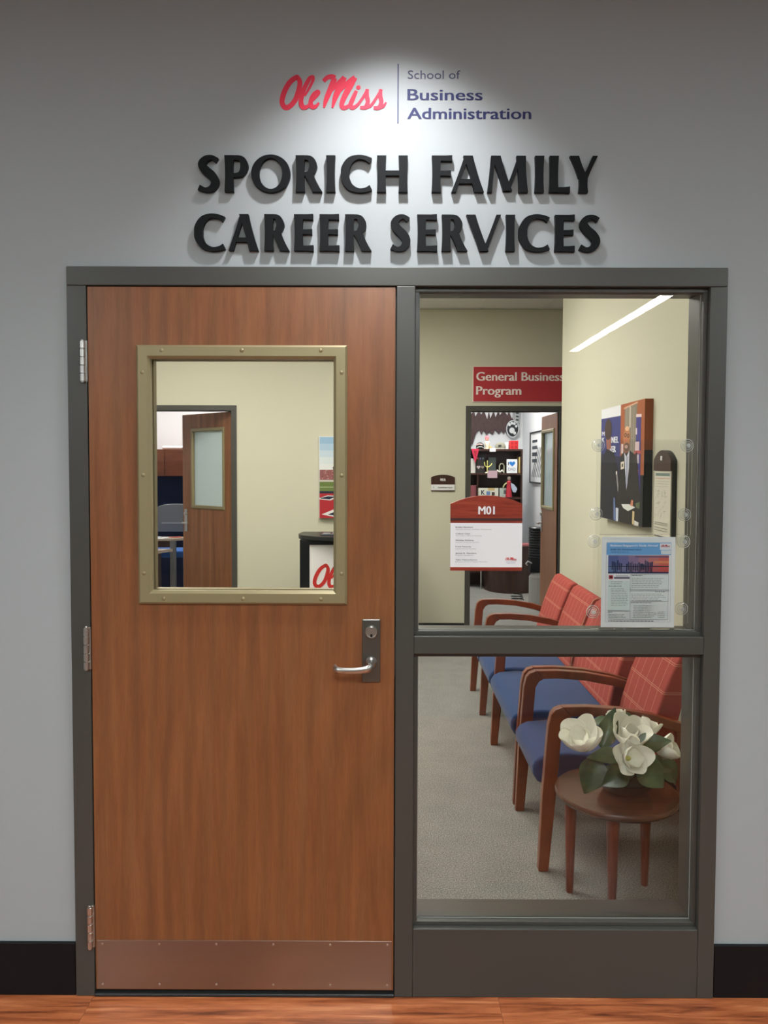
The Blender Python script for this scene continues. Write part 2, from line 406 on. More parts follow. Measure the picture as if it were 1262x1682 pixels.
for i in range(12):
    for j in range(5):
        xa = -3.4+i*tw; ya = YB-(j+1)*td
        xb = min(xa+tw, 3.3); ya = max(ya, .15); yb = YB-j*td
        if yb-ya < .05: continue
        box('ceiling_tile', xa+.012, xb-.012, ya+.012, yb-.012, 3.1, 3.111, M_tile, cl)
mb = MB()
for i in range(1, 12): mb.box(-3.4+i*tw-.012, -3.4+i*tw+.012, .15, YB, 3.097, 3.111)
for j in range(1, 5): mb.box(-3.4, 3.3, YB-j*td-.012, YB-j*td+.012, 3.096, 3.111)
mb.build('ceiling_grid', M_tee, cl)
ceiling_lamp('ceiling_light', -2.15, -1.55, 2.7, 3.9, 3.094, ROOM_E, 'recessed ceiling panel light over the far left of the reception room', (255, 250, 240))
ceiling_lamp('ceiling_light', -.33, .27, 2.5, 3.7, 3.094, ROOM_E, 'recessed ceiling panel light in the middle of the reception room', (255, 250, 240))
ceiling_lamp('ceiling_light', -1.24, -.64, .9, 2.1, 3.094, ROOM_E, 'recessed ceiling panel light just inside the window', (255, 250, 240))
ceiling_lamp('ceiling_light', -3.0, -2.4, 6.9, 8.1, 3.1, OFF_E, 'ceiling panel light of the left far office', (255, 252, 244))
ceiling_lamp('ceiling_light', .9, 1.5, 6.5, 7.7, 3.1, OFF_E, 'ceiling panel light of the right far office', (255, 252, 244))
for x, lb in ((-3.1, 'left'), (0.0, 'middle'), (3.1, 'right')):  # added corridor fill panels, placed where the glass does not mirror them
    ceiling_lamp('ceiling_light', x-.3, x+.3, -3.6, -2.4, 3.1, COR_E, 'added unseen corridor fill panel, %s one of three' % lb, (242, 252, 249))
t = ceiling_lamp('linear_ceiling_light', 2.36, 2.52, -7.7, -4.2, 3.1, LIN_E, 'long slim corridor ceiling light on the right', (250, 252, 255))
for y in (-5.1, -6.3): part(box('joint_strip', 2.38, 2.50, y-.01, y+.01, 3.092, 3.0965, M_tee), t)
ceiling_lamp('linear_ceiling_light', -3.2, -3.04, -8.3, -4.4, 3.1, LIN_E, 'long slim corridor ceiling light on the left', (250, 252, 255))
# baseboards
def skirting(name, x0, x1, y0, y1, h, m=M_black):
    mb = MB().box(x0, x1, y0, y1, 0, h); return tag(mb.build(name, m, bevel=.002), kind='structure')
skirting('baseboard_left', -4.6, -.936, .003, .015, .162)
skirting('baseboard_right', .999, 4.6, .003, .015, .162)
skirting('baseboard_back', D1[1]+.052, D2[0]-.052, YB-.008, YB, .10)
skirting('baseboard_room_right', 1.372, 1.38, .15, 3.79, .10)

# main frame
fr = tag(empty('trim_1'), kind='structure')
bv = .0025
box('jamb', -.934, -.877, 0, .165, 0, 2.133, M_frame, fr, bv)
box('door_stop', -.877, -.861, .052, .165, 0, 2.118, M_frame, fr)
box('head', -.934, .997, 0, .165, 2.133, 2.188, M_frame, fr, bv)
box('door_stop', -.877, .031, .052, .165, 2.117, 2.133, M_frame, fr)
box('mullion', .031, .086, 0, .165, 0, 2.133, M_frame, fr, bv)
box('door_stop', .015, .031, .052, .165, 0, 2.118, M_frame, fr)
box('jamb', .947, .997, 0, .165, 0, 2.133, M_frame, fr, bv)
box('rail', .086, .947, 0, .165, 1.05, 1.103, M_frame, fr, bv)
box('bottom_panel', .086, .947, .0005, .165, 0, .212, M_frame, fr, bv)
box('threshold', -.877, .031, -.004, .165, .0, .010, mat('dark_threshold', (62, 64, 66), .4, .6), fr, .003)
box('strike_plate', .0285, .0312, .012, .040, .98, 1.09, M_dsteel, fr)
for n_, (z0, z1) in (('window_1', (1.103, 2.133)), ('window_2', (.212, 1.05))):
    wd = tag(empty(n_), kind='structure')
    for ya, yb in ((.020, .039), (.047, .066)):
        wbead = .0125
        box('glazing_bead', .086, .947, ya, yb, z1-wbead, z1, M_frame, wd, .0015)
        box('glazing_bead', .086, .947, ya, yb, z0, z0+wbead, M_frame, wd, .0015)
        box('glazing_bead', .086, .086+wbead, ya, yb, z0+wbead, z1-wbead, M_frame, wd, .0015)
        box('glazing_bead', .947-wbead, .947, ya, yb, z0+wbead, z1-wbead, M_frame, wd, .0015)
    box('pane', .089, .944, .040, .046, z0+.003, z1-.003, M_glass, wd)
    seal = MB().ring(.0985, .9345, z0+.0125, z1-.0125, [(0, .0385), (.0025, .0385), (.0025, .0398), (0, .0398)])
    seal.build('sealant_line', mat('translucent_sealant', (150, 150, 146), .25), wd)

# ------------------------------------------------------------------ main door
LX0, LX1, LZ0, LZ1 = -.8735, .0275, .020, 2.1295
def vision_door(root, fn, W, z0, z1, hx0, hx1, hz0, hz1, th, m_leaf, m_fr, m_glass, fw=.042, fwz=.036):
    mb = MB()                                         # leaf with a hole
    oc = [(0, z0), (W, z0), (W, z1), (0, z1)]; ic = [(hx0, hz0), (hx1, hz0), (hx1, hz1), (hx0, hz1)]
    mb.strip(oc, ic, fn, 0, th, True)
    a = mb.build('leaf', m_leaf); 
    b = MB().ring(hx0-fw*.75, hx1+fw*.75, hz0-fwz*.75, hz1+fwz*.75,
        [(0, .001), (.0, -.007), (.006, -.0125), (fw*.8, -.0125), (fw, -.004), (fw, .012), (fw*.7, .012)], fn=lambda u, t, v: fn(u, v, t)).build('vision_frame', m_fr)
    b2 = MB().ring(hx0-fw*.75, hx1+fw*.75, hz0-fwz*.75, hz1+fwz*.75,
        [(0, th-.001), (.0, th+.01), (fw, th+.01), (fw, th-.016), (fw*.7, th-.016)], fn=lambda u, t, v: fn(u, v, t)).build('vision_frame', m_fr)
    c = MB().prism([(hx0, hz0), (hx1, hz0), (hx1, hz1), (hx0, hz1)], fn, th*.42, th*.42+.006).build('pane', m_glass)
    for o in (a, b, b2, c): o.parent = root
    return a, b, c
door = tag(empty('door_1'), kind='structure')
fnd = lambda u, v, t: (LX0+u, .003+t, v)
leaf, vf, pn = vision_door(door, fnd, LX1-LX0, LZ0, LZ1, -.700-LX0, -.143-LX0, 1.228, 1.930, .045, M_door, M_gold, M_glass, .040, .040)
for (x, z) in [(-.655, 1.944), (-.42, 1.944), (-.19, 1.944), (-.655, 1.215), (-.42, 1.215), (-.19, 1.215), (-.712, 1.88), (-.712, 1.58), (-.712, 1.29), (-.129, 1.88), (-.129, 1.58), (-.129, 1.29)]:
    MB().lathe([(.006, 0), (.0052, -.0012), (.003, -.0022), (.0005, -.0026)], (x, -.0093, z), 'y', 14).build('screw', M_gold, vf, smooth=True)
kp = box('kick_plate', -.869, .0225, .0008, .0028, .023, .173, M_kick, door, .0006)
for k in range(6):
    for z in (.162, .037):
        MB().lathe([(.0036, 0), (.003, -.0014), (.0006, -.002)], (-.853+.1725*k, .0008, z), 'y', 12).build('screw', M_steel, kp, smooth=True)
lp = box('lock_plate', -.068, -.014, -.006, .003, .966, 1.154, M_dsteel, door, .003)
cyl = MB().lathe([(.0185, 0), (.0185, -.010), (.0165, -.0125), (.0135, -.0125), (.013, -.0105), (.0008, -.0105)], (-.0405, -.006, 1.117), 'y', 32).build('lock_cylinder', M_steel, lp, smooth=True)
mb = MB().box(-.0435, -.0375, -.0175, -.0160, 1.1035, 1.1125); mb.build('keyhole', M_black, cyl)
mb = MB()
mb.lathe([(.0175, 0), (.0155, -.005), (.0105, -.010), (.0095, -.034)], (-.041, -.006, 1.026), 'y', 24)
pth = crom([(-.0395, -.044, 1.0225), (-.050, -.053, 1.018), (-.070, -.056, 1.0155), (-.100, -.0555, 1.0135), (-.130, -.052, 1.0135), (-.141, -.046, 1.0145), (-.1465, -.034, 1.016)], 5)
n_ = len(pth); mb.tube(pth, [.0062]*n_, [.0128-.0035*math.sin(math.pi*i/n_) for i in range(n_)], 14)
mb.build('lever_handle', M_steel, lp, smooth=True)
for i, (z0, z1) in enumerate(((1.853, 1.972), (1.002, 1.128), (.154, .282))):
    mb = MB(); k = 5; hh = (z1-z0)/k
    for q in range(k): mb.lathe([(.0072, 0), (.0082, .0008), (.0082, hh-.0026), (.0072, hh-.0018)], (-.8865, -.0075, z0+hh*q), 'z', 18)
    mb.lathe([(.0055, -.003), (.0055, z1-z0+.0015), (.003, z1-z0+.004)], (-.8865, -.0075, z0), 'z', 14)
    mb.box(-.8865, -.8745, -.0025, .0025, z0, z1)
    tag(mb.build('hinge', M_steel, door, smooth=True))

# ------------------------------------------------------------------ raised letters
def glyph(ch, w):
    S = .235; P_ = []                                  # list of (L, R, closed)
    def stem(x, y0=0., y1=1., wd=S, x2=None):
        x2 = x if x2 is None else x2
        pts = []
        for k in range(5):
            t = k/4; f = wd*(1+.10*(2*t-1)**2-.06*(1-(2*t-1)**2)); xx = x+(x2-x)*t
            pts.append((xx, y0+(y1-y0)*t, f))
        P_.append(([(a-f/2, b) for a, b, f in pts], [(a+f/2, b) for a, b, f in pts], False))
    def bar(x0, x1, y, t0, t1=None, up_=0):
        t1 = t1 or t0*1.12
        P_.append(([(x0, y+t0/2), (x0+(x1-x0)*.6, y+t0/2), (x1, y+t1/2)], [(x0, y-t0/2), (x0+(x1-x0)*.6, y-t0/2), (x1, y-t1/2)], False))
    def sp(pts, closed=False, n=6): L, R = spine(pts, n, closed); P_.append((L, R, closed))
    h = S/2
    if ch == 'I': stem(w/2)
    elif ch == 'H': stem(h+.01); stem(w-h-.01); bar(h, w-h, .52, .135, .135)
    elif ch in 'EF':
        stem(h+.01); bar(h, w, .93, .14, .16); bar(h, w-.03, .52, .13, .15)
        if ch == 'E': bar(h, w+.01, .07, .14, .17)
    elif ch == 'L': stem(h+.01); bar(h, w, .07, .14, .18)
    elif ch in 'PR':
        stem(h+.01)
        b0 = .475 if ch == 'R' else .44
        wb = w if ch == 'P' else w-.14
        sp([(h, .93, .12), (wb*.55, .935, .125), (wb-.17, .87, .18), (wb-.115, .71, .22), (wb-.17, (b0+.10), .18), (wb*.55, b0+.02, .12), (h, b0+.02, .11)])
        if ch == 'R': stem(w-.14, 0, .52, .25, w*.46)
    elif ch == 'O':
        N = 40; L = []; R = []
        for k in range(N):
            a = 2*math.pi*k/N; c, s_ = math.cos(a), math.sin(a)
            L.append((w/2+w/2*c, .5+.52*s_)); R.append((w/2+(w/2-.225)*c, .5+.425*s_))
        P_.append((L, R, True))
    elif ch == 'C':
        sp([(w-.03, .86, .15), (w*.80, .93, .12), (w*.55, .955, .12), (w*.30, .86, .19), (.135, .66, .235), (.12, .5, .24), (.135, .34, .235), (w*.30, .14, .19), (w*.55, .045, .12), (w*.80, .055, .12), (w-.02, .12, .15)])
    elif ch == 'S':
        sp([(w*.90, .86, .14), (w*.66, .94, .12), (w*.38, .90, .17), (w*.21, .76, .22), (w*.36, .60, .24), (w*.66, .44, .245), (w*.81, .27, .23), (w*.66, .10, .18), (w*.36, .05, .12), (w*.06, .12, .15)])
    elif ch == 'A': stem(.07, 0, 1, .12, w*.47); stem(w-.14, 0, 1, .24, w*.47+.03); bar(w*.2, w*.8, .30, .12, .12)
    elif ch == 'V': stem(w*.52, 0, 1, .23, .13); stem(w*.54, 0, 1, .12, w-.06)
    elif ch == 'Y': stem(w/2, 0, .5, S); stem(w/2-.01, .40, 1, .23, .13); stem(w/2+.05, .40, 1, .13, w-.07)
    elif ch == 'M': stem(.07, 0, 1, .12, .17); stem(w*.5, .04, 1, .23, .24); stem(w*.5, .04, 1, .12, w-.22); stem(w-.13, 0, 1, .24, w-.20)
    return P_
M_letter = mat('black_letter_enamel', (11, 13, 16), .5, spec=.18)
LINES = [('upper', 'SPORICH', 'first', -.5525, 322, .0017655, 2.4035, .1040, [(324, 360), (368.6, 408), (412.5, 477), (485.7, 529.6), (536, 551), (560, 610.6), (619.6, 670)]),
 ('upper', 'FAMILY', 'second', -.5525, 322, .0017655, 2.4035, .1040, [(709.6, 743), (741.7, 796), (800.8, 868), (879.6, 893.6), (903, 937), (936, 982)]),
 ('lower', 'CAREER', 'first', -.5605, 318, .00177, 2.2345, .1045, [(318.6, 369), (375, 425), (434, 475.6), (483, 514.4), (525, 557), (567, 610.6)]),
 ('lower', 'SERVICES', 'second', -.5605, 318, .00177, 2.2345, .1045, [(641.6, 674), (685.5, 718), (726, 768.8), (766, 823), (831.8, 845.9), (852.6, 903.3), (912, 944.4), (951.7, 986.6)])]
ORD = ['first', 'second', 'third', 'fourth', 'fifth', 'sixth', 'seventh', 'eighth']
for (ln, word, wn_, xr, pr, sl, zb, cap, spans) in LINES:
    for i, (ch, (a, b)) in enumerate(zip(word, spans)):
        x0 = xr+(a-pr)*sl; wdt = (b-a)*sl
        mb = MB()
        for k, (L, R, c) in enumerate(glyph(ch, wdt/cap)):
            e = k*.00012
            mb.strip([(x0+u*cap, zb+v*cap) for u, v in L], [(x0+u*cap, zb+v*cap) for u, v in R], lambda u, v, t: (u, t, v), .0005+e, .0149, c)
        o = mb.build('raised_letter', M_letter)
        tag(o, 'black raised letter %s, %s letter of %s on the %s line of the wall sign' % (ch, ORD[i], word, ln), 'letter', 'raised sign letters')

# ------------------------------------------------------------------ wall logo (cut vinyl)
lg = thing('wall_logo', 'red and navy printed logo of the business school on the grey wall', 'logo')
fw_ = lambda u, v, t: (u*1.0066, .0149+t, 1.60735+(v-1.60735)*1.0066)
mb = MB(); ole(mb, fw_, -.310, .000, 2.635, 2.735, P((222, 52, 78)), n=7); mb.build('script_lettering', None, lg)
NAVY = P((42, 46, 92))
mb = MB(); mb.prism([(.0315, 2.598), (.0345, 2.598), (.0345, 2.766), (.0315, 2.766)], fw_, 0, -.0008, NAVY); mb.build('divider_line', None, lg)
mb = MB(); text_mesh(mb, 'School of', fw_, .061, .212, 2.724, .025, P((66, 72, 98))); mb.build('lettering', None, lg)
mb = MB(); text_mesh(mb, 'Business', fw_, .061, .276, 2.664, .033, NAVY, .018); mb.build('lettering', None, lg)
mb = MB(); text_mesh(mb, 'Administration', fw_, .061, .417, 2.611, .033, NAVY, .018); mb.build('lettering', None, lg)

# ------------------------------------------------------------------ M01 sign plate on the glass
def arch_poly(x0, x1, z0, zs, zt, n=14):
    c = (x0+x1)/2; h = zt-zs; half = (x1-x0)/2; R = (half*half+h*h)/(2*h); zc = zt-R; a = math.asin(half/R)
    return [(x0, z0), (x1, z0)]+[(c+R*math.sin(a-2*a*k/n), zc+R*math.cos(a-2*a*k/n)) for k in range(n+1)]
WHITE = P((228, 229, 232)); CREAM = P((232, 222, 205))
def room_sign(name, label, x0, x1, z0, zw0, zw1, zg, zs, zt, y, th, code, rows, wood):
    t = thing(name, label, 'sign')
    f = lambda u, v, s: (u, y-s, v)
    mb = MB(); mb.prism(arch_poly(x0, x1, zg, zs, zt), f, 0, th, wood); mb.build('arched_header', None, t, bevel=.001)
    mb = MB(); mb.prism([(x0, z0), (x1, z0), (x1, zg), (x0, zg)], f, 0, th*.7, mat('dark_mahogany', (96, 34, 26), .4)); mb.build('back_board', None, t)
    mb = MB(); mb.prism([(x0, z0), (x1, z0), (x1, zw0), (x0, zw0)], f, th*.7, th*1.05, wood); mb.build('bottom_strip', None, t)
    mb = MB(); mb.prism([(x0, zw0), (x1, zw0), (x1, zw1), (x0, zw1)], f, th*.7, th, WHITE)
    f2 = lambda u, v, s: (u, y-th-.0002+s, v)
    for (s, u, v, cap, wdt, m, bold) in rows: text_mesh(mb, s, f2, u, (u+wdt) if wdt else None, v, cap, m, bold)
    mb.build('name_card', None, t)
    mb = MB(); cw = (x1-x0)*.22; cc = (x0+x1)/2
    text_mesh(mb, code, f2, cc-cw/2, cc+cw/2, zg+(zt-zg)*.32, (zt-zg)*.30, WHITE, .02); mb.build('room_number', None, t)
    return t, f2
DK = P((44, 42, 46)); GR = P((118, 116, 118))
names = [('Bradley Wiseheart', 'Associate Director, Employer Development', .052, .108), ('Colleen Clark', 'Coordinator, Office of Marketing', .044, .078), ('Wesley Dickens', 'Director of Career Services', .054, .070),
         ('Frank Edwards', 'Career Services Specialist', .046, .062), ('James R. Flanders', 'Program Coordinator', .062, .054), ('Tyler Heisterkamer', 'Business Career Program Director', .066, .096)]
rows = []
for i, (a, b, wa, wb) in enumerate(names):
    z = 1.4245-.0196*i
    rows += [(a, .2105, z, .0036, wa, DK, .03), (b, .2105, z-.0055, .0026, wb, GR, 0)]
rs, f2 = room_sign('room_sign', 'room sign M01 with arched wooden header and white name card on the glass', .195, .410, 1.2955, 1.306, 1.4385, 1.4385, 1.496, 1.5215, .0395, .008, 'M01', rows, M_plate)
mb = MB(); ole(mb, f2, .360, .394, 1.327, 1.336, P((196, 44, 50)), 0, -.0004, 3)
text_mesh(mb, 'School of Business', f2, .362, .392, 1.3215, .0022, P((120, 110, 160))); text_mesh(mb, 'Administration', f2, .364, .390, 1.3175, .0022, P((90, 80, 150))); mb.build('printed_logo', None, rs)
box('groove', .195, .410, .0305, .0318, 1.4455, 1.4535, mat('groove_shadow', (60, 20, 16), .6), rs)

# ------------------------------------------------------------------ acrylic sign holders with suction cups, flyer
CUP = MB()
CUP.lathe([(.0190, 0), (.0195, -.0012), (.0150, -.0030), (.0120, -.0036), (.0100, -.0055), (.0005, -.0056)], (0, 0, 0), 'y', 28, M_acryl)
for rr, hh, mr_ in ((.0188, -.0012, .0009), (.0128, -.0040, .0008), (.0078, -.0066, .0007)):  # whitish raised rims stand in for bright highlights on the clear cup
    CUP.lathe([(rr+mr_*math.cos(a*.7854), hh+mr_*math.sin(a*.7854)) for a in range(9)], (0, 0, 0), 'y', 28, M_rubber, False)
CUP.lathe([(.0045, -.0055), (.0040, -.0095), (.0058, -.0100), (.0056, -.0122), (.0005, -.0130)], (0, 0, 0), 'y', 18, M_rubber)
def holder(label, x0, x1, z0, z1, cups):
    t = thing('sign_holder', label, 'sign holder', 'clear sign holders')
    t2 = MB(); t2.box(x0, x1, .0262, .0278, z0, z1); t2.build('back_sheet', M_acryl, t)
    t2 = MB(); t2.box(x0+.012, x1-.012, .0206, .0218, z0, z1-.004); t2.build('front_sheet', M_acryl, t)
    t2 = MB(); t2.box(x0+.012, x1-.012, .0218, .0262, z0, z0+.0016); t2.build('bottom_fold', M_acryl, t)
    for (x, z) in cups:
        o = MB(); o.v, o.f, o.m, o.mats = [(a+x, b+.0399, c+z) for a, b, c in CUP.v], list(CUP.f), list(CUP.m), list(CUP.mats)
        o.build('suction_cup', None, t, smooth=True)
    return t
holder('empty clear acrylic sign holder, the upper one of two on the glass', .628, .912, 1.405, 1.690, [(.636, 1.672), (.9015, 1.672), (.632, 1.467), (.8975, 1.465)])
holder('clear acrylic sign holder around the flyer, the lower one of two on the glass', .622, .908, 1.122, 1.402, [(.627, 1.384), (.8965, 1.384), (.6265, 1.171), (.8935, 1.181)])
fy = thing('flyer', 'white printed flyer with blue heading and skyline photo in the lower sign holder', 'flyer')
FXa, FXb, FZa, FZb = .647, .867, 1.127, 1.399
box('sheet', FXa, FXb, .0250, .0258, FZa, FZb, P((236, 238, 238)), fy)
def fpt(a, b): return FXa+(a-105)/(1110-105)*(FXb-FXa), FZb-(b-105)/(1375-105)*(FZb-FZa)
mb = MB(); lay = [0]
fq = lambda u, v, t: (u, .0249-min(lay[0], 70)*.00003+t, v)
def R_(x0, y0, x1, y1, rgb):
    lay[0] += 1; a = fpt(x0, y0); b = fpt(x1, y1); k = fq
    mb.add([k(a[0], b[1], 0), k(b[0], b[1], 0), k(b[0], a[1], 0), k(a[0], a[1], 0)], [(0, 1, 2, 3)], P(rgb))
R_(165, 180, 1055, 1300, (205, 206, 208)); R_(172, 185, 1050, 1295, (234, 236, 237))
R_(172, 185, 1050, 358, (120, 178, 228)); R_(898, 195, 1048, 285, (238, 238, 240)); R_(915, 292, 1048, 345, (225, 230, 232))
for k, c in enumerate([(96, 108, 160), (120, 118, 166), (150, 126, 160), (176, 132, 150), (204, 128, 128), (216, 112, 100)]):
    R_(195+k*138, 362, 333+k*138, 500, c)
for k, c in enumerate([(108, 128, 170), (130, 130, 168), (150, 128, 156), (150, 110, 130), (190, 100, 104), (206, 92, 88)]):
    R_(195+k*138, 500, 333+k*138, 618, c)
R_(560, 372, 1020, 392, (120, 96, 128)); R_(820, 440, 1022, 470, (232, 150, 110)); R_(195, 595, 1022, 618, (52, 60, 96)); R_(195, 512, 1022, 522, (40, 44, 70))
rnd = random.Random(3)
for x in list(range(245, 370, 24))+list(range(440, 640, 24))+list(range(650, 800, 22)):
    top = 430+rnd.randint(0, 60); R_(x, top, x+rnd.randint(12, 20), 515, (44, 58, 92)); R_(x, 522, x+14, 560+rnd.randint(0, 50), (40, 46, 76))
R_(196, 625, 492, 1135, (218, 230, 226)); R_(196, 625, 492, 715, (240, 240, 242)); R_(505, 628, 1020, 840, (226, 232, 230)); R_(505, 862, 1020, 1000, (226, 232, 230)); R_(505, 1012, 1012, 1262, (226, 232, 230)); R_(196, 1148, 488, 1262, (226, 232, 230))
for y in (628, 846, 862, 1006, 1262): R_(500, y, 1020, y+4, (120, 122, 126))
for y in (1138, 1146, 1258): R_(196, y, 492, y+4, (130, 132, 136))
R_(498, 628, 502, 1262, (130, 132, 136)); R_(1018, 628, 1021, 1262, (130, 132, 136))
R_(205, 640, 262, 695, (200, 70, 84)); R_(222, 655, 246, 680, (240, 240, 240)); R_(275, 665, 490, 692, (110, 104, 124)); R_(300, 645, 470, 656, (170, 172, 180))
def lines_(x0, x1, y0, y1, step, rgb=(168, 170, 172)):
    y = y0
    while y < y1:
        x = x0; xe = x1-rnd.random()*(x1-x0)*.25
        while x < xe:
            wl = 14+rnd.random()*34; R_(x, y, min(x+wl, xe), y+9, rgb); x += wl+8
        y += step
lines_(515, 1000, 680, 830, 25); lines_(515, 1000, 900, 995, 23); lines_(545, 870, 1062, 1250, 24); lines_(880, 985, 1150, 1250, 26); lines_(240, 480, 870, 1075, 24); lines_(205, 470, 1188, 1250, 22); lines_(205, 1000, 1280, 1290, 30, (110, 112, 116))
lines_(515, 690, 640, 650, 30, (90, 92, 98)); lines_(205, 430, 790, 800, 30, (90, 92, 98)); lines_(235, 400, 730, 780, 26); lines_(235, 420, 826, 860, 24); lines_(515, 800, 1022, 1034, 30, (110, 112, 116)); lines_(840, 1010, 868, 880, 30, (110, 112, 116)); lines_(205, 260, 1158, 1166, 30, (90, 92, 98))
lines_(230, 480, 314, 326, 30, (90, 120, 160))
mb.build('page_print', None, fy)
mb = MB(); a = fpt(220, 238); b = fpt(862, 238)
text_mesh(mb, "Business-Singapore's Study Abroad", lambda u, v, t: (u, .0225, v), a[0], b[0], a[1], .0062, P((246, 248, 250)), .03)
a = fpt(225, 290); b = fpt(640, 290); text_mesh(mb, 'BUSN 355: Entrepreneur Intern', lambda u, v, t: (u, .0225, v), a[0], b[0], a[1], .0042, P((40, 70, 120)), .02)
a = fpt(912, 238); b = fpt(1030, 238); ole(mb, lambda u, v, t: (u, .0226+t*.5, v), a[0], b[0], a[1]-.001, a[1]+.006, P((190, 60, 74)), 0, -.0001, 3)
mb.build('page_lettering', None, fy)

# ------------------------------------------------------------------ waiting seats
Y_IN = lambda u, v, t: (u, t, v)
LEGP = [(.612, 0), (.624, .30), (.645, .585), (.656, .632), (.672, .652), (.700, .662), (.738, .624), (.716, .612), (.700, .585), (.678, .30), (.652, 0)]
ARMP = [(.700, .662), (.80, .664), (.93, .655), (1.06, .632), (1.19, .592), (1.19, .552), (1.06, .592), (.93, .617), (.80, .626), (.738, .624)]
REARP = [(1.235, 0), (1.185, .22), (1.150, .42), (1.150, .575), (1.195, .575), (1.200, .42), (1.235, .22), (1.275, 0)]
SEATP = [(.66, .305), (.625, .322), (.606, .352), (.604, .385), (.618, .415), (.655, .434), (.75, .442), (.95, .434), (1.12, .424), (1.12, .315), (.9, .305)]
BACKP = [(1.065, .425), (1.090, .55), (1.130, .68), (1.178, .80), (1.202, .842), (1.228, .856), (1.254, .850), (1.262, .822), (1.232, .72), (1.195, .56), (1.165, .42)]
def arm_frame(t, y0, y1):
    MB().prism(LEGP, Y_IN, y0, y1).build('leg', M_chairwood, t, .004, 2)
    MB().prism(ARMP, Y_IN, y0, y1).build('arm_rest', M_chairwood, t, .004, 2)
    MB().prism(REARP, Y_IN, y0+.002, y1-.002).build('leg', M_chairwood, t, .003, 2)
def seat_unit(t, y0, y1):
    MB().prism(SEATP, Y_IN, y0, y1).build('seat', M_blue, t, .016, 3)
    MB().prism(BACKP, Y_IN, y0+.004, y1-.004).build('backrest', M_plaid, t, .018, 3)
    MB().box(.70, 1.15, y0+.03, y1-.03, .285, .306).build('seat_frame', M_espresso, t)
    MB().box(1.10, 1.13, y0-.01, y1+.01, .30, .42).build('back_rail', M_espresso, t)
b1 = thing('armchair', 'single waiting armchair with blue seat and red plaid back behind the round table', 'chair')
arm_frame(b1, .725, .766); arm_frame(b1, 1.262, 1.300); seat_unit(b1, .822, 1.252)
b2 = thing('waiting_bench', 'row of three joined waiting seats with shared wooden arms, blue seats, red plaid backs', 'seating')
for ya, yb in ((1.331, 1.368), (2.112, 2.150), (2.643, 2.681), (3.184, 3.222)): arm_frame(b2, ya, yb)
for ya, yb in ((1.376, 2.104), (2.158, 2.635), (2.689, 3.176)): seat_unit(b2, ya, yb)

# ------------------------------------------------------------------ round side table
TC = (.874, .588); TR = .228; TZ = .392
st = thing('side_table', 'low round walnut side table holding the white flowers', 'table', None, (TC[0], TC[1], 0))
part(MB().lathe([(.0, TZ-.030), (TR-.016, TZ-.030), (TR-.010, TZ-.026), (TR-.002, TZ-.018), (TR, TZ-.012), (TR-.001, TZ-.004), (TR-.005, TZ), (.0001, TZ)], (*TC, 0), 'z', 72).build('table_top', M_tablewood, smooth=True), st)
for dx, dy in ((-.172, -.003), (-.055, -.150), (.128, .046), (.03, .160)):
    x, y = TC[0]+dx, TC[1]+dy; tx, ty = x+(.0), y
    part(MB().lathe([(.0125, 0), (.0135, .002), (.0225, TZ-.05), (.0225, TZ-.030)], (x, y, 0), 'z', 20).build('leg', M_tableleg, smooth=True), st)

# ------------------------------------------------------------------ magnolia arrangement
fl_root = thing('flower_arrangement', 'white magnolia flowers with dark green leaves in a low dark bowl', 'flowers')
BC = (.905, .580)
bowl = MB().lathe([(.055, TZ), (.085, TZ+.012), (.100, TZ+.035), (.104, TZ+.052), (.098, TZ+.052), (.092, TZ+.034), (.001, TZ+.020)], (*BC, 0), 'z', 40).build('bowl', mat('dark_green_glass', (18, 26, 24), .12), fl_root, smooth=True)
MB().lathe([(.09, TZ+.030), (.088, TZ+.060), (.05, TZ+.105), (.001, TZ+.12)], (*BC, 0), 'z', 24).build('moss_mound', mat('dark_moss', (26, 34, 24), .9), fl_root, smooth=True)
def blade(base, direction, normal, length, width, cup, curl, m, name, parent, nu=9, nv=7, tipw=1., fold=0., droop=0.):
    d = Vector(direction).normalized(); nn = Vector(normal); nn = (nn-d*nn.dot(d)).normalized(); side = d.cross(nn)
    vs, fs = [], []; p = Vector(base); ang = 0
    for i in range(nu):
        s = i/(nu-1)
        wv = width*((math.sin(math.pi*min(1, s**.72*.95+.04)))**1.0 if fold else (math.sin(math.pi*(.10+.80*s**1.25)))**.75)*.5
        a = curl*s
        dirn = d*math.cos(a)+nn*math.sin(a); nrm = nn*math.cos(a)-d*math.sin(a)
        if i: p = p+dirn*(length/(nu-1))
        for j in range(nv):
            t = j/(nv-1)*2-1
            q = p+side*(wv*t)+nrm*(cup*abs(t)**(1.0 if fold else 2.0)*wv)
            if droop: q.z -= droop*s*s
            vs.append(q)
    for i in range(nu-1):
        for j in range(nv-1): fs.append((i*nv+j, i*nv+j+1, (i+1)*nv+j+1, (i+1)*nv+j))
    mb = MB(); mb.add(vs, fs); o = mb.build(name, m, parent, smooth=True)
    for pl in o.data.polygons: pl.use_smooth = True
    sd = o.modifiers.new('solid', 'SOLIDIFY'); sd.thickness = .0012; sd.offset = 0
    ss = o.modifiers.new('sub', 'SUBSURF'); ss.levels = 1; ss.render_levels = 1
    return o
def gp(cx, cy, dy=0.):
    p = Vector((.915+(cx-640)*.000459, .597, .463-(cy-600)*.000459)); c0 = Vector((0, -D, H)); q = c0+(p-c0)*(1+dy/2.864)
    q.z = max(q.z, TZ+.006); return q
M_pist = mat('flower_centre', (196, 190, 110), .6)
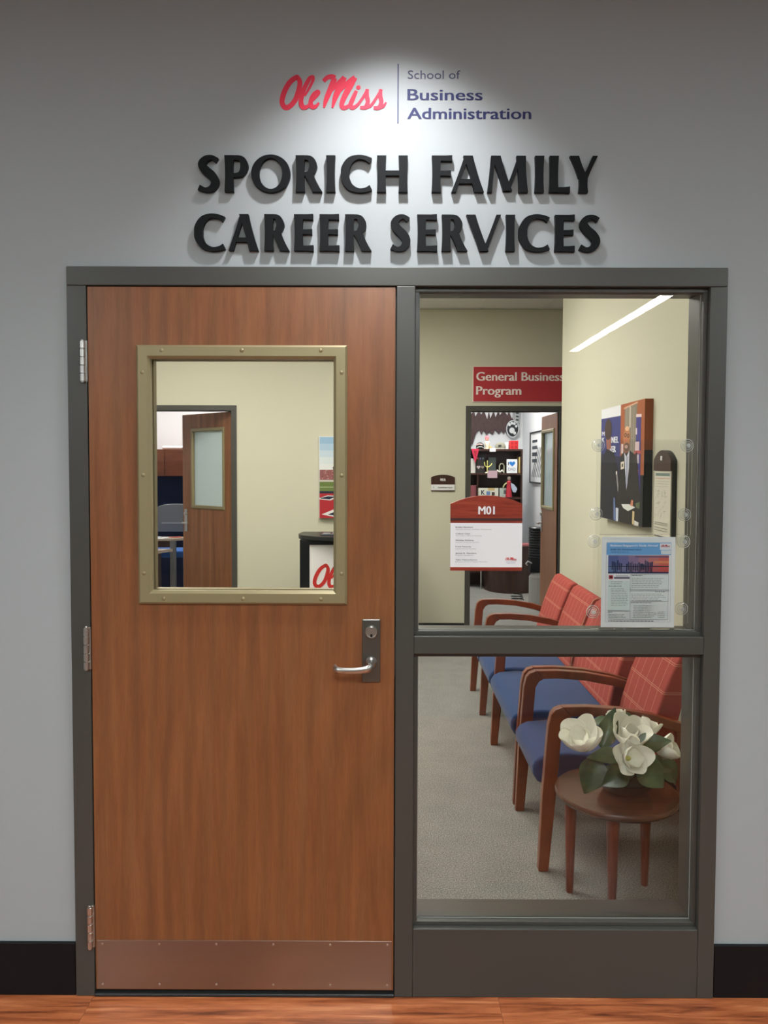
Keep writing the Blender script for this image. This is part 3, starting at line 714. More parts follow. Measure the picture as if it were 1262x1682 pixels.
def flower(c, axis, L, outer, inner, open_o, open_i, seed, Wf=.84):
    rn = random.Random(seed); ax = Vector(axis).normalized()
    c = c-ax*.02
    t1 = ax.orthogonal().normalized(); t2 = ax.cross(t1)
    core = MB(); core.tube([c, c+ax*.014, c+ax*.026, c+ax*.032], [.007, .009, .006, .002], None, 10)
    fo = core.build('flower', M_pist, fl_root, smooth=True)
    for n_, op, Lk, ph in ((outer, open_o, L, 0), (inner, open_i, L*.82, .5)):
        for k in range(n_):
            a = 2*math.pi*(k+ph)/n_+rn.uniform(-.15, .15); rad = t1*math.cos(a)+t2*math.sin(a)
            o_ = op*rn.uniform(.85, 1.15)
            d = ax*math.cos(o_+.35)+rad*math.sin(o_+.35); nn = ax*math.sin(o_+.35)-rad*math.cos(o_+.35)
            blade(c+rad*.005, d, nn, Lk*rn.uniform(.9, 1.1), Lk*Wf*rn.uniform(.9, 1.1), .6, .78, M_petal, 'petal', fo)
    return fo
flower(gp(285, 400, -.09), (-.40, -.45, .8), .128, 5, 3, .70, .34, 1)
flower(gp(645, 350, -.03), (.05, -.55, .8), .122, 5, 3, .72, .30, 2)
flower(gp(655, 500, -.12), (.18, -.85, .35), .096, 5, 4, .95, .5, 3)
flower(gp(800, 290, .07), (.35, .2, .9), .082, 5, 2, .55, .3, 4)
flower(gp(930, 440, -.02), (.75, -.4, .5), .086, 5, 3, .6, .3, 5)
flower(gp(560, 230, .08), (-.15, .1, .95), .085, 5, 2, .5, .25, 6)
def lf(b, tip, wd, nrm=(0, -1, .35), dyb=-.06, dyt=-.10, curl=-.25, droop=0.):
    B, T = gp(*b, dyb), gp(*tip, dyt); d = T-B
    blade(B, d, nrm, d.length*1.12, wd*1.15*.000459, .28, curl, M_leaf, 'leaf', fl_root, fold=1., droop=droop)
lf((400, 500), (315, 775), 215, dyb=-.08, dyt=-.12)
lf((640, 590), (468, 715), 170, dyb=-.10, dyt=-.13)
lf((590, 480), (345, 480), 125, (0, -.8, .8), -.10, -.12)
lf((430, 420), (530, 105), 150, (-.3, -1, .2), -.04, .0)
lf((740, 540), (935, 725), 215, dyb=-.09, dyt=-.12)
lf((700, 380), (970, 390), 150, (.1, -.7, .7), -.06, -.07, .5)
lf((720, 460), (980, 300), 130, (0, -.6, .8), -.04, -.02, -.5)
lf((600, 170), (690, 150), 90, (0, -.6, .8), .05, .06)
lf((930, 520), (1060, 700), 150, (.3, -1, .2), -.06, -.04)
lf((880, 470), (930, 660), 90, (.5, -1, .2), -.08, -.09)
lf((480, 200), (350, 190), 110, (0, -.4, .9), .03, .05)
lf((900, 560), (1010, 600), 70, (0, -1, .2), -.09, -.10)
lf((700, 560), (560, 660), 120, (0, -1, .2), -.08, -.09)
lf((820, 330), (1050, 480), 130, (.2, -.5, .8), .04, .08)
lf((480, 330), (300, 250), 110, (-.2, -.5, .8), .04, .08)
lf((400, 600), (600, 690), 130, (0, -.5, .9), -.05, -.09)

# ------------------------------------------------------------------ canvas print on the right wall
class Sheet:                                           # flat print made of layered shapes
    def __init__(s, fn, step=.00006): s.mb = MB(); s.fn = fn; s.k = 0; s.st = step
    def poly(s, pts, rgb):
        s.k += 1; t = -s.k*s.st; s.mb.add([s.fn(u, v, t) for u, v in pts], [tuple(range(len(pts)))], P(rgb))
    def rect(s, a, b, c, d, rgb): s.poly([(a, b), (c, b), (c, d), (a, d)], rgb)
    def ell(s, cx, cy, rx, ry, rgb, n=18): s.poly([(cx+rx*math.cos(6.2832*k/n), cy+ry*math.sin(6.2832*k/n)) for k in range(n)], rgb)
    def text(s, st, x0, x1, y, cap, rgb, bold=.02):
        s.k += 1; t = -s.k*s.st; text_mesh(s.mb, st, lambda u, v, _: s.fn(u, v, t), x0, x1, y, cap, P(rgb), bold)
cv_root = thing('canvas_print', 'canvas photo of two people in dark suits hanging above the waiting seats', 'picture')
CY0, CY1, CZ0, CZ1 = 2.515, 1.715, 1.296, 1.960
mb = MB(); mb.box(1.336, 1.379, CY1, CY0, CZ0, CZ1, P((60, 52, 48)))
mb.build('canvas', None, cv_root, bevel=.002)
S_ = 1
def uc(x): return (2.46-(1687.4/(980+x/7.65-629)-2.27))/.78
def fcv(x, y, t):
    u = uc(x); top = 160+(x-45)/540*(50-160); bot = 1500+(x-45)/540*150
    v = 1-(y-top)/(bot-top); u = min(1, max(0, u)); v = min(1, max(0, v))
    return (1.3358+t, CY0+u*(CY1-CY0), CZ0+v*(CZ1-CZ0))
s = Sheet(fcv)
def bl(x0, y0, x1, y1, rgb): s.poly([(x0, y1), (x1, y1), (x1, y0), (x0, y0)], rgb)
bl(45, 40, 585, 1660, (52, 50, 54))
s.poly([(285, 20), (585, 20), (585, 1000), (285, 1000)], (168, 96, 60))
s.poly([(45, 0), (285, 0), (285, 245), (45, 275)], (226, 228, 234))
s.poly([(45, 275), (285, 245), (285, 900), (45, 900)], (66, 70, 128))
s.poly([(45, 700), (285, 760), (285, 1700), (45, 1700)], (52, 54, 84))
s.poly([(335, 165), (490, 95), (480, 720), (335, 720)], (140, 130, 116))
for x in (350, 372, 420, 445): s.poly([(x, 150), (x+8, 148), (x+8, 700), (x, 700)], (164, 152, 138))
s.poly([(396, 140), (408, 136), (408, 400), (396, 400)], (220, 210, 196))
s.poly([(325, 150), (495, 80), (495, 100), (325, 170)], (214, 170, 140))
bl(480, 270, 540, 1300, (72, 68, 138)); bl(478, 238, 545, 275, (238, 214, 220)); bl(470, 580, 522, 690, (222, 196, 200)); bl(464, 690, 540, 732, (196, 92, 98)); bl(484, 740, 520, 850, (216, 206, 220)); bl(475, 410, 492, 490, (226, 214, 226)); bl(500, 930, 518, 1010, (190, 110, 130))
s.text('NEL', 178, 262, 578, -78, (228, 230, 240)); s.text('TER', 150, 230, 695, -80, (228, 230, 240)); s.text('M', 60, 88, 485, -55, (220, 222, 236)); s.text('K', 60, 88, 560, -55, (220, 222, 236))
s.poly([(110, 520), (165, 500), (175, 640), (120, 680)], (160, 104, 92)); s.ell(135, 410, 44, 132, (72, 58, 54))
s.poly([(50, 780), (120, 650), (210, 700), (270, 960), (290, 1300), (280, 1540), (50, 1500)], (46, 46, 52))
s.poly([(236, 935), (252, 935), (285, 1240), (270, 1250)], (150, 148, 150)); s.ell(245, 955, 8, 24, (226, 222, 220))
s.poly([(300, 600), (325, 600), (325, 715), (300, 715)], (222, 206, 206))
s.poly([(285, 760), (345, 690), (405, 680), (470, 740), (500, 800), (540, 1240), (585, 1500), (585, 1700), (220, 1600), (230, 1330), (270, 1180)], (52, 50, 50))
s.poly([(338, 600), (400, 600), (402, 700), (345, 720)], (140, 94, 74))
s.ell(368, 530, 42, 150, (186, 128, 92)); s.ell(372, 410, 26, 30, (224, 178, 138)); s.ell(368, 640, 34, 55, (112, 86, 76)); s.ell(362, 635, 20, 22, (196, 160, 146))
s.ell(352, 490, 15, 26, (52, 40, 36)); s.ell(385, 500, 15, 26, (52, 40, 36)); s.ell(352, 490, 10, 18, (168, 118, 88)); s.ell(385, 500, 10, 18, (168, 118, 88)); s.ell(358, 558, 12, 18, (206, 110, 84))
s.poly([(340, 705), (368, 760), (405, 680), (402, 900), (374, 1180), (352, 900)], (204, 206, 220)); s.poly([(366, 760), (386, 756), (388, 1080), (374, 1175), (362, 1060)], (168, 172, 192))
s.poly([(298, 825), (340, 815), (342, 905), (300, 918)], (226, 218, 200)); bl(312, 845, 328, 885, (70, 64, 60))
s.poly([(455, 760), (500, 700), (500, 850), (455, 800)], (70, 62, 62))
s.poly([(315, 1350), (410, 1355), (490, 1398), (400, 1440), (340, 1400)], (228, 230, 226)); s.poly([(425, 1370), (440, 1300), (462, 1310), (458, 1385)], (212, 140, 108))
s.poly([(215, 1260), (232, 1270), (250, 1560), (218, 1540)], (110, 128, 176)); s.poly([(246, 1390), (280, 1400), (276, 1570), (250, 1560)], (216, 222, 236)); s.poly([(455, 1440), (480, 1450), (476, 1620), (452, 1600)], (216, 196, 150)); s.poly([(480, 1560), (535, 1590), (530, 1640), (480, 1620)], (222, 220, 216)); s.poly([(490, 1350), (545, 1330), (540, 1420), (500, 1400)], (104, 116, 84))
bl(545, 1000, 585, 1660, (44, 46, 48))
s.mb.build('photo_print', None, cv_root)
mb = MB()
mb.add([(1.3355, CY1-.0006, CZ0+.40), (1.3795, CY1-.0006, CZ0+.40), (1.3795, CY1-.0006, CZ1), (1.3355, CY1-.0006, CZ1)], [(0, 1, 2, 3)], P((150, 88, 58)))
mb.add([(1.3355, CY1-.0006, CZ0), (1.3795, CY1-.0006, CZ0), (1.3795, CY1-.0006, CZ0+.40), (1.3355, CY1-.0006, CZ0+.40)], [(0, 1, 2, 3)], P((46, 48, 48)))
mb.build('wrapped_edge', None, cv_root)

# evacuation plan holder on the right wall
ev = thing('wall_plan_holder', 'tall arched wooden holder with a printed plan on the right wall', 'sign')
fe = lambda u, v, t: (1.379-t, u, v)
MB().prism(arch_poly(1.378, 1.612, 1.262, 1.640, 1.690), fe, 0, .020).build('back_board', mat('black_board', (34, 36, 34), .4), ev)
MB().prism(arch_poly(1.378, 1.612, 1.590, 1.640, 1.690), fe, .020, .030).build('arched_header', M_espresso, ev)
MB().prism([(1.385, 1.270), (1.605, 1.270), (1.605, 1.588), (1.385, 1.588)], fe, .020, .026).build('printed_sheet', P((220, 216, 200)), ev)
s = Sheet(lambda u, v, t: (1.3526+t*1, 1.605-u*.22, 1.27+v*.318))
s.rect(.08, .925, .95, .97, (120, 140, 134)); s.rect(.08, .885, .95, .892, (190, 120, 110))
for y_ in (.84, .80, .76): s.rect(.1, y_, .9, y_+.005, (170, 166, 152))
rnd = random.Random(5)
for k in range(26):
    x = .1+rnd.random()*.6; y_ = .3+rnd.random()*.42; s.rect(x, y_, x+.02+rnd.random()*.14, y_+.006, (160, 158, 148)); s.rect(x, y_-.04, x+.012, y_, (160, 158, 148))
for y_ in (.2, .17, .12, .08): s.rect(.08, y_, .9, y_+.007, (120, 118, 112))
s.mb.build('plan_print', None, ev)
MB().prism([(1.485, 1.640), (1.505, 1.640), (1.505, 1.662), (1.485, 1.662)], fe, .030, .034).build('room_number', WHITE, ev)

# ------------------------------------------------------------------ far wall: frames, doors, signs
def far_frame(name, x0, x1, lbl):
    f = tag(empty(name), kind='structure'); y0, y1 = YB-.012, YB+.142
    box('jamb', x0-.051, x0, y0, y1, 0, DH, M_frame, f, .002); box('jamb', x1, x1+.051, y0, y1, 0, DH, M_frame, f, .002)
    box('head', x0-.051, x1+.051, y0, y1, DH, DH+.051, M_frame, f, .002); return f
far_frame('trim_2', *D1, ''); far_frame('trim_3', *D2, '')
def far_door(name, hinge, free, gm, m=M_door2):
    d = tag(empty(name), kind='structure'); p0 = Vector(hinge); p1 = Vector(free); ax = (p1-p0).normalized(); Wd = (p1-p0).length
    nrm = Vector((ax.y, -ax.x)); 
    if nrm.y > .01 or (abs(nrm.y) <= .2 and nrm.x > 0): nrm = -nrm
    f = lambda u, v, t: (p0.x+ax.x*u-nrm.x*t, p0.y+ax.y*u-nrm.y*t, v)
    vision_door(d, f, Wd, .012, 2.13, .14, .66, 1.20, 1.96, .045, m, M_gold, gm, .034, .034)
    lp_ = MB().prism([(Wd-.085, .93), (Wd-.035, .93), (Wd-.035, 1.16), (Wd-.085, 1.16)], f, 0, -.008).build('lock_plate', M_steel, d, .002)
    mb = MB(); q = lambda u, v, t: f(u, v, -t)
    mb.tube([q(Wd-.06, 1.02, .005), q(Wd-.06, 1.02, .05), q(Wd-.075, 1.02, .056), q(Wd-.17, 1.018, .054)], .009, None, 10)
    mb.build('lever_handle', M_steel, lp_, smooth=True)
    mb = MB(); mb.tube([q(Wd-.06, 1.115, .005), q(Wd-.06, 1.115, .02)], .018, None, 16); mb.build('lock_cylinder', M_steel, lp_, smooth=True)
    mb = MB(); mb.tube([f(Wd-.06, 1.02, .045), f(Wd-.06, 1.02, .095), f(Wd-.075, 1.02, .10), f(Wd-.17, 1.018, .098)], .009, None, 10); mb.build('lever_handle', M_steel, d, smooth=True)
    return d
M_frost = mat('frosted_glass', (198, 216, 220), .25, Alpha=1.)
far_door('door_2', (-1.480, 5.150), (-2.105, 5.72), M_frost)
far_door('door_3', (1.650, 5.15), (1.645, 5.87), mat('far_glass_reflection', (186, 204, 208), .12))  # pale pane colour stands in for bright reflections in the glass
for z in (.25, 1.06, 1.85):
    pass
# red sign
rsn = thing('wall_sign', 'red sign reading General Business Program above the far right doorway', 'sign')
box('border', .826, 1.765, YB-.012, YB-.001, 2.220, 2.562, P((226, 210, 200)), rsn, .001)
box('red_panel', .834, 1.757, YB-.016, YB-.012, 2.228, 2.554, P((178, 50, 58)), rsn)
mb = MB(); ft = lambda u, v, t: (u, YB-.0162+t, v)
text_mesh(mb, 'General Business', ft, .862, 1.692, 2.424, .084, P((236, 226, 222)), .02)
mb.build('lettering', None, rsn); mb = MB()
text_mesh(mb, 'Program', ft, .862, 1.285, 2.291, .084, P((236, 226, 222)), .02); mb.build('lettering', None, rsn)
room_sign('room_sign', 'small arched wooden room sign on the far beige wall left of the doorway', .436, .662, 1.372, 1.381, 1.435, 1.440, 1.505, 1.530, YB-.001, .012, 'M01A', [('General Business Program', .50, 1.402, .012, .14, DK, .02), ('2', .455, 1.402, .014, None, DK, .02)], M_espresso)
# stadium canvas
sc = thing('canvas_print', 'canvas photo of a football stadium with red end zone on the far wall', 'picture')
box('canvas', -.634, .26, YB-.038, YB-.001, 1.112, 1.889, P((222, 224, 228)), sc, .002)
XS = lambda x: -.634+(x-185)/170*.224; ZS = lambda y: 1.889-(y-155)/725*.777
s = Sheet(lambda u, v, t: (XS(u), YB-.0383+t, ZS(v)))
def sr(x0, y0, x1, y1, rgb): s.poly([(x0, y1), (x1, y1), (x1, y0), (x0, y0)], rgb)
XE = 862
for k, c in enumerate([(150, 184, 214), (172, 200, 222), (194, 212, 224), (212, 222, 226), (224, 228, 228)]): sr(190, 158+k*60, XE, 158+(k+1)*60, c)
sr(190, 450, XE, 560, (150, 96, 96)); rnd = random.Random(9)
for k in range(260):
    x = 190+rnd.random()*(XE-200); y_ = 452+rnd.random()*95; sr(x, y_, x+6, y_+6, rnd.choice([(110, 70, 80), (190, 130, 124), (200, 180, 176), (160, 60, 66)]))
sr(190, 540, XE, 556, (200, 196, 188)); sr(190, 556, XE, 640, (104, 124, 66)); sr(190, 600, XE, 606, (170, 180, 140)); sr(190, 640, XE, 660, (36, 38, 62)); sr(190, 660, XE, 878, (176, 44, 52))
s.poly([(190, 700), (250, 676), (330, 682), (270, 722), (190, 712)], (228, 226, 226)); s.poly([(196, 700), (250, 684), (310, 688), (262, 712), (196, 706)], (34, 36, 60))
s.poly([(205, 846), (355, 768), (520, 700), (520, 880), (320, 874)], (228, 226, 226)); s.poly([(250, 846), (355, 796), (500, 740), (500, 880), (355, 868)], (34, 36, 60))
s.poly([(285, 428), (380, 330), (460, 330), (440, 470), (300, 506)], (34, 36, 60)); s.poly([(302, 430), (380, 345), (452, 345), (430, 460), (312, 490)], (186, 50, 60)); s.text('M', 318, 400, 470, -80, (234, 226, 228))
s.mb.build('photo_print', None, sc)
# lectern table with banner
pd = thing('display_counter', 'black curved-top display counter with a white red-lettered front panel', 'counter')
tp = [(-.735, 4.62), (-.755, 4.40), (-.70, 4.24), (-.55, 4.14), (-.27, 4.09), (0, 4.14), (.15, 4.24), (.205, 4.40), (.19, 4.62)]
fz = lambda u, v, t: (u, v, t)
tps = crom(tp, 4); MB().prism(tps, fz, .985, 1.020).build('counter_top', mat('black_laminate', (26, 28, 30), .35), pd, .003)
box('side_panel', -.722, -.640, 4.20, 4.56, 0, .985, M_black, pd, .003); box('side_panel', .09, .172, 4.20, 4.56, 0, .985, M_black, pd, .003)
box('fascia', -.640, .09, 4.19, 4.215, .945, .985, M_black, pd)
box('front_panel', -.640, .09, 4.205, 4.225, .05, .945, P((222, 222, 222)), pd)
box('base', -.722, .172, 4.22, 4.56, 0, .05, M_black, pd)
mb = MB(); ole(mb, lambda u, v, t: (u, 4.2045+t, v), -.615, .07, .575, .785, P((190, 48, 44)), n=6); mb.build('script_lettering', None, pd)
tr = thing('desk_tray', 'low dark tray of cards on the black display counter', 'tray', None, (-.36, 4.3, 1.02))
part(box('tray', -.55, -.12, 4.22, 4.40, 1.0205, 1.032, mat('smoked_tray', (70, 74, 78), .25), bevel=.003), tr)
for k in range(5): part(box('card', -.53+k*.08, -.47+k*.08, 4.25, 4.33, 1.032+.0002, 1.037+.003*(k % 2), P((150+10*k, 152, 156))), tr)

# ------------------------------------------------------------------ left office
cabu = thing('overhead_cabinet', 'wooden overhead cabinet on the white wall of the left office', 'cabinet')
box('body', -3.6, -2.0, 7.52, 8.99, 1.475, 1.815, woodm('office_wood', [(.25, (104, 60, 40)), (.5, (128, 76, 52)), (.75, (146, 92, 64))], (1.5, 12, 12), .4), cabu)
for k in range(2): box('door', -3.59+k*.80, -2.81+k*.80, 7.50, 7.52, 1.48, 1.81, MATS['office_wood'], cabu, .002)
tb = tag(box('tack_board', -3.6, -2.0, 8.96, 8.99, .74, 1.47, M_navy), 'navy fabric tack board under the wooden overhead cabinet', 'board')
box('desk_screen', -3.6, -2.0, 7.80, 7.84, 0, 1.474, M_navy)
tag(bpy.data.objects['desk_screen'], 'navy fabric screen standing behind the office chair', 'screen')
pb = tag(box('white_roll', -2.87, -2.55, 7.6, 7.66, 1.8155, 1.86, P((230, 231, 232)), bevel=.02, seg=3), 'white rolled poster lying on the overhead cabinet', 'paper roll')
ch = thing('office_chair', 'grey mesh-back office chair with blue seat behind the desk', 'chair', None, (-2.6, 7.2, 0))
bp = crom([(-.30, 0.0), (-.29, .20), (-.25, .30), (-.12, .345), (.12, .345), (.25, .30), (.29, .20), (.30, 0)], 4)
part(MB().prism([(-2.62+u, .78+v) for u, v in bp], XZ(0), 7.34, 7.38).build('backrest', fabric('grey_mesh', (128, 132, 138)), None, .01), ch)
part(box('lumbar_bar', -2.80, -2.44, 7.325, 7.338, .885, .897, P((176, 180, 186))), ch)
part(box('seat', -2.90, -2.34, 6.95, 7.36, .50, .585, fabric('bright_blue_fabric', (70, 118, 196)), bevel=.02, seg=3), ch)
part(MB().lathe([(.03, .08), (.03, .50)], (-2.62, 7.15, 0), 'z', 14).build('gas_column', M_black), ch)
for k in range(5):
    a = 1.2566*k; part(MB().tube([(-2.62, 7.15, .09), (-2.62+.3*math.cos(a), 7.15+.3*math.sin(a), .05)], .02, .015, 8).build('base_arm', M_black), ch)
    part(MB().lathe([(.028, -.012), (.028, .012)], (-2.62+.3*math.cos(a), 7.15+.3*math.sin(a), .028), 'x', 14).build('caster', M_black), ch)
dk = thing('desk', 'light grey-topped desk with a square grey metal leg, papers on it', 'desk')
M_dtop = woodm('grey_oak', [(.25, (150, 140, 130)), (.5, (178, 168, 156)), (.75, (196, 188, 178))], (2, 14, 14), .4)
MB().prism([(-3.6, 6.62), (-2.46, 6.62), (-2.30, 6.78), (-2.30, 6.90), (-3.6, 6.90)], fz, .735, .760).build('desk_top', M_dtop, dk, .002)
box('leg', -2.505, -2.445, 6.64, 6.70, 0, .735, mat('grey_leg', (134, 134, 136), .4, .5), dk, .002); box('leg', -3.58, -3.52, 6.64, 6.70, 0, .735, MATS['grey_leg'], dk)
box('leg', -2.40, -2.35, 6.82, 6.88, 0, .735, MATS['grey_leg'], dk)
box('modesty_rail', -3.52, -2.505, 6.66, 6.68, .66, .735, M_espresso, dk)
for i, (x, y, a, c) in enumerate([(-2.66, 6.69, .1, (226, 228, 232)), (-2.56, 6.74, -.3, (216, 218, 226)), (-2.48, 6.77, .5, (196, 92, 70)), (-2.72, 6.76, .2, (206, 210, 222))]):
    pp = MB(); ca, sa = math.cos(a), math.sin(a); q = [(x+ca*u-sa*v, y+sa*u+ca*v) for u, v in ((-.07, -.05), (.07, -.05), (.07, .05), (-.07, .05))]
    pp.prism(q, fz, .7603+.0025*i, .762+.0025*i); tag(pp.build('paper', P(c)), ['white sheet nearest the desk edge', 'pale sheet in the middle of the desk', 'orange-red slip at the right end of the desk', 'bluish sheet at the back of the desk'][i]+' in the left office', 'paper', 'papers on the desk')
pe = thing('pedestal_cabinet', 'low brown pedestal cabinet with light top at the left office doorway', 'cabinet')
box('body', -3.1, -2.52, 5.95, 6.35, .12, .64, M_espresso, pe, .003)
MB().prism([(-3.12, 5.93), (-2.62, 5.93), (-2.40, 6.38), (-3.12, 6.38)], fz, .64, .672).build('top', M_dtop, pe, .002)
for k, x in enumerate((-3.05, -2.57)): MB().lathe([(.03, 0), (.03, .12)], (x, 6.0, 0), 'z', 12).build('foot', M_black, pe)

# ------------------------------------------------------------------ right office
bc = thing('bookcase', 'dark brown bookcase with crowded open shelves in the right far office', 'bookcase')
BX0, BX1, BY0, BY1 = .93, 1.810, 7.90, 8.22
box('side_panel', BX0, BX0+.022, BY0, BY1, 0, 1.838, M_espresso, bc); box('side_panel', BX1-.022, BX1, BY0, BY1, 0, 1.838, M_espresso, bc)
box('back_panel', BX0, BX1, BY1-.01, BY1, 0, 1.838, M_espresso, bc)
for z in (1.815, 1.498, 1.180, .86, .54, .2): box('shelf', BX0+.022, BX1-.022, BY0, BY1-.01, z, z+.024, M_espresso, bc)
box('divider', 1.212, 1.228, BY0+.01, BY1-.01, .884, 1.498, M_espresso, bc)
G = 'keepsakes on the bookcase'
def item(name, mb_or_o, label, cat, group=G): return tag(mb_or_o, label, cat, group)
ZT = 1.8393
# jagged dark banner behind
jag = [(1.02, 2.40), (1.62, 2.40), (1.665, 2.28), (1.70, 2.20), (1.66, 2.08), (1.60, 2.04), (1.585, 2.10), (1.56, 2.04), (1.53, 2.09), (1.50, 2.035), (1.45, 2.10), (1.42, 2.03), (1.37, 2.07), (1.34, 2.03), (1.30, 2.09), (1.27, 2.03), (1.24, 2.10), (1.20, 2.05), (1.18, 1.99), (1.15, 1.90), (1.02, 1.90)]
KB = lambda u, v, t: (u*1.10, t, H+(v-H)*1.10)
jb = MB().prism(jag, KB, 8.96, 8.99); jb.build('felt_banner', fabric('dark_brown_felt', (84, 68, 68), 60, .6)); tag(bpy.data.objects['felt_banner'], 'large dark brown jagged felt banner above the bookcase', 'banner')
bn = bpy.data.objects['felt_banner']
rnd = random.Random(4)
mb = MB()
for k in range(9):
    x = 1.14+k*.065; hgt = .06+.07*rnd.random(); mb.prism([(x-.04, 2.36), (x+.03, 2.36), (x-.005+rnd.uniform(-.02, .02), 2.36-hgt)], KB, 8.952, 8.960)
mb.build('white_teeth', P((214, 216, 220)), bn)
# foam paw
pw = thing('foam_paw', 'black and white foam paw on a striped strap beside the jagged banner', 'decoration')
pc = [(1.675+.085*math.cos(a*.3927+.2), 2.105+.115*math.sin(a*.3927+.2)) for a in range(16)]
MB().prism(pc, KB, 8.925, 8.948).build('paw_outline', P((206, 210, 212)), pw)
MB().prism([(1.675+(x-1.675)*.86, 2.105+(z-2.105)*.88) for x, z in pc], KB, 8.92, 8.925).build('paw_pad', P((36, 42, 46)), pw)
mb = MB()
for (x, z, r) in ((1.632, 2.16, .018), (1.662, 2.18, .018), (1.695, 2.175, .018), (1.72, 2.14, .016), (1.665, 2.085, .036), (1.70, 2.05, .02)):
    mb.prism([(x+r*math.cos(a*.628), z+r*1.1*math.sin(a*.628)) for a in range(10)], KB, 8.916, 8.92)
mb.build('paw_toe', P((216, 220, 222)), pw)
MB().prism([(1.70, 2.20), (1.755, 2.18), (1.775, 2.44), (1.715, 2.44)], KB, 8.93, 8.99).build('strap', P((176, 180, 180)), pw)
mb = MB()
for k in range(5): mb.prism([(1.715, 2.215+k*.045), (1.752, 2.21+k*.045), (1.754, 2.232+k*.045), (1.717, 2.237+k*.045)], KB, 8.926, 8.93)
mb.build('strap_print', P((60, 62, 66)), pw)
# helmet
hm = thing('mini_helmet', 'small black and white football helmet at the left of the top shelf', 'helmet', G, (1.26, 8.03, ZT))
part(MB().lathe([(.048, .0), (.056, .025), (.054, .05), (.042, .074), (.022, .088), (.001, .092)], (1.262, 8.03, ZT), 'z', 20, mat('black_shell', (26, 36, 34), .2)).build('shell', smooth=True), hm)
part(MB().tube([(1.222, 7.985, ZT+.01), (1.215, 7.955, ZT+.02), (1.240, 7.945, ZT+.03), (1.275, 7.955, ZT+.03), (1.30, 7.99, ZT+.02)], .004, None, 8).build('face_guard', P((224, 224, 222))), hm)
part(MB().tube([(1.215, 7.99, ZT+.055), (1.24, 7.965, ZT+.066), (1.285, 7.965, ZT+.06)], .009, None, 8).build('stripe', P((226, 180, 176))), hm)
# bobble figure (plain)
fg = thing('figurine', 'small cream figurine with a pink cap on a white base on the top shelf', 'figurine', G, (1.355, 8.0, ZT))
part(MB().lathe([(.034, 0), (.034, .012), (.026, .014), (.030, .05), (.038, .08), (.030, .105), (.012, .112)], (1.352, 8.0, ZT), 'z', 18, P((232, 222, 200))).build('body', smooth=True), fg)
part(MB().lathe([(.006, .108), (.024, .12), (.026, .14), (.018, .158), (.001, .163)], (1.35, 8.0, ZT), 'z', 16, P((214, 158, 140))).build('head', smooth=True), fg)
part(MB().lathe([(.029, .142), (.028, .16), (.016, .178), (.001, .182)], (1.35, 8.0, ZT), 'z', 16, P((214, 116, 128))).build('cap', smooth=True), fg)
part(MB().lathe([(.001, 0), (.018, .004), (.024, .02), (.012, .036), (.001, .038)], (1.392, 7.97, ZT), 'z', 14, P((196, 160, 70))).build('ball', smooth=True), fg)
tg = tag(box('name_card', 1.372, 1.452, 7.893, 7.898, 1.805, 1.853, P((232, 230, 226))), 'white card hanging on the edge of the top shelf', 'card', G)
# cap
cp = thing('baseball_cap', 'grey baseball cap with a dark emblem on the top shelf', 'cap', G, (1.53, 8.02, ZT))
part(MB().lathe([(.072, .012), (.074, .03), (.066, .06), (.044, .086), (.018, .096), (.001, .098)], (1.535, 8.03, ZT), 'z', 24, fabric('grey_twill', (142, 140, 126))).build('crown', smooth=True), cp)
part(MB().prism([(-.075+1.51+.0*k, y) for k, y in ()] or [(1.46, 7.97), (1.45, 7.935), (1.475, 7.915), (1.52, 7.905), (1.56, 7.912), (1.585, 7.94), (1.59, 7.98), (1.53, 7.99)], fz, ZT+.006, ZT+.013).build('brim', P((190, 188, 178))), cp)
part(box('emblem', 1.495, 1.535, 7.955, 7.962, ZT+.03, ZT+.058, P((52, 52, 54))), cp)
rb = thing('red_box', 'bright red patterned box at the right of the top shelf', 'box', G)
box('carton', 1.648, 1.758, 7.95, 8.05, ZT, 1.952, P((206, 52, 52)), rb, .002)
mb = MB()
for i in range(2):
    for j in range(2): mb.box(1.66+i*.052, 1.694+i*.052, 7.948, 7.950, ZT+.012+j*.052, ZT+.046+j*.052)
mb.build('panel_print', P((172, 30, 38)), rb)
tag(MB().lathe([(.022, 0), (.022, .085), (.019, .09)], (1.618, 8.0, ZT), 'z', 16, P((206, 214, 212))).build('white_cup', smooth=True), 'pale cup between the cap and the red box', 'cup', G)
Z2 = 1.5223
pn_ = thing('pennant', 'crimson felt pennant hanging from the top shelf edge', 'pennant', G)
MB().prism([(1.128, 1.842), (1.232, 1.842), (1.182, 1.655)], XZ(0), 7.884, 7.892).build('felt', P((190, 44, 74)), pn_)
MB().prism([(1.160, 1.815), (1.204, 1.815), (1.182, 1.72)], XZ(0), 7.881, 7.884).build('felt_patch', P((150, 34, 48)), pn_)
tag(box('book', 1.130, 1.190, 7.93, 8.1, Z2, 1.715, P((208, 206, 198))), 'pale upright book at the left of the second shelf', 'book', G)
f1 = thing('framed_print', 'dark framed print with heart shapes on the second shelf', 'frame', G)
box('frame_board', 1.205, 1.322, 7.98, 8.0, Z2, 1.775, P((48, 46, 46)), f1)
mb = MB()
def heart(mb, cx, cz, r, y, m):
    pts = [(cx+r*.0625*16*math.sin(t)**3*1.0, cz+r*.0625*(13*math.cos(t)-5*math.cos(2*t)-2*math.cos(3*t)-math.cos(4*t))) for t in [k*2*math.pi/20 for k in range(20)]]
    mb.prism(pts, XZ(0), y-.002, y, m)
heart(mb, 1.237, 1.60, .026, 7.98, P((184, 168, 172))); heart(mb, 1.292, 1.60, .022, 7.98, P((150, 134, 124)))
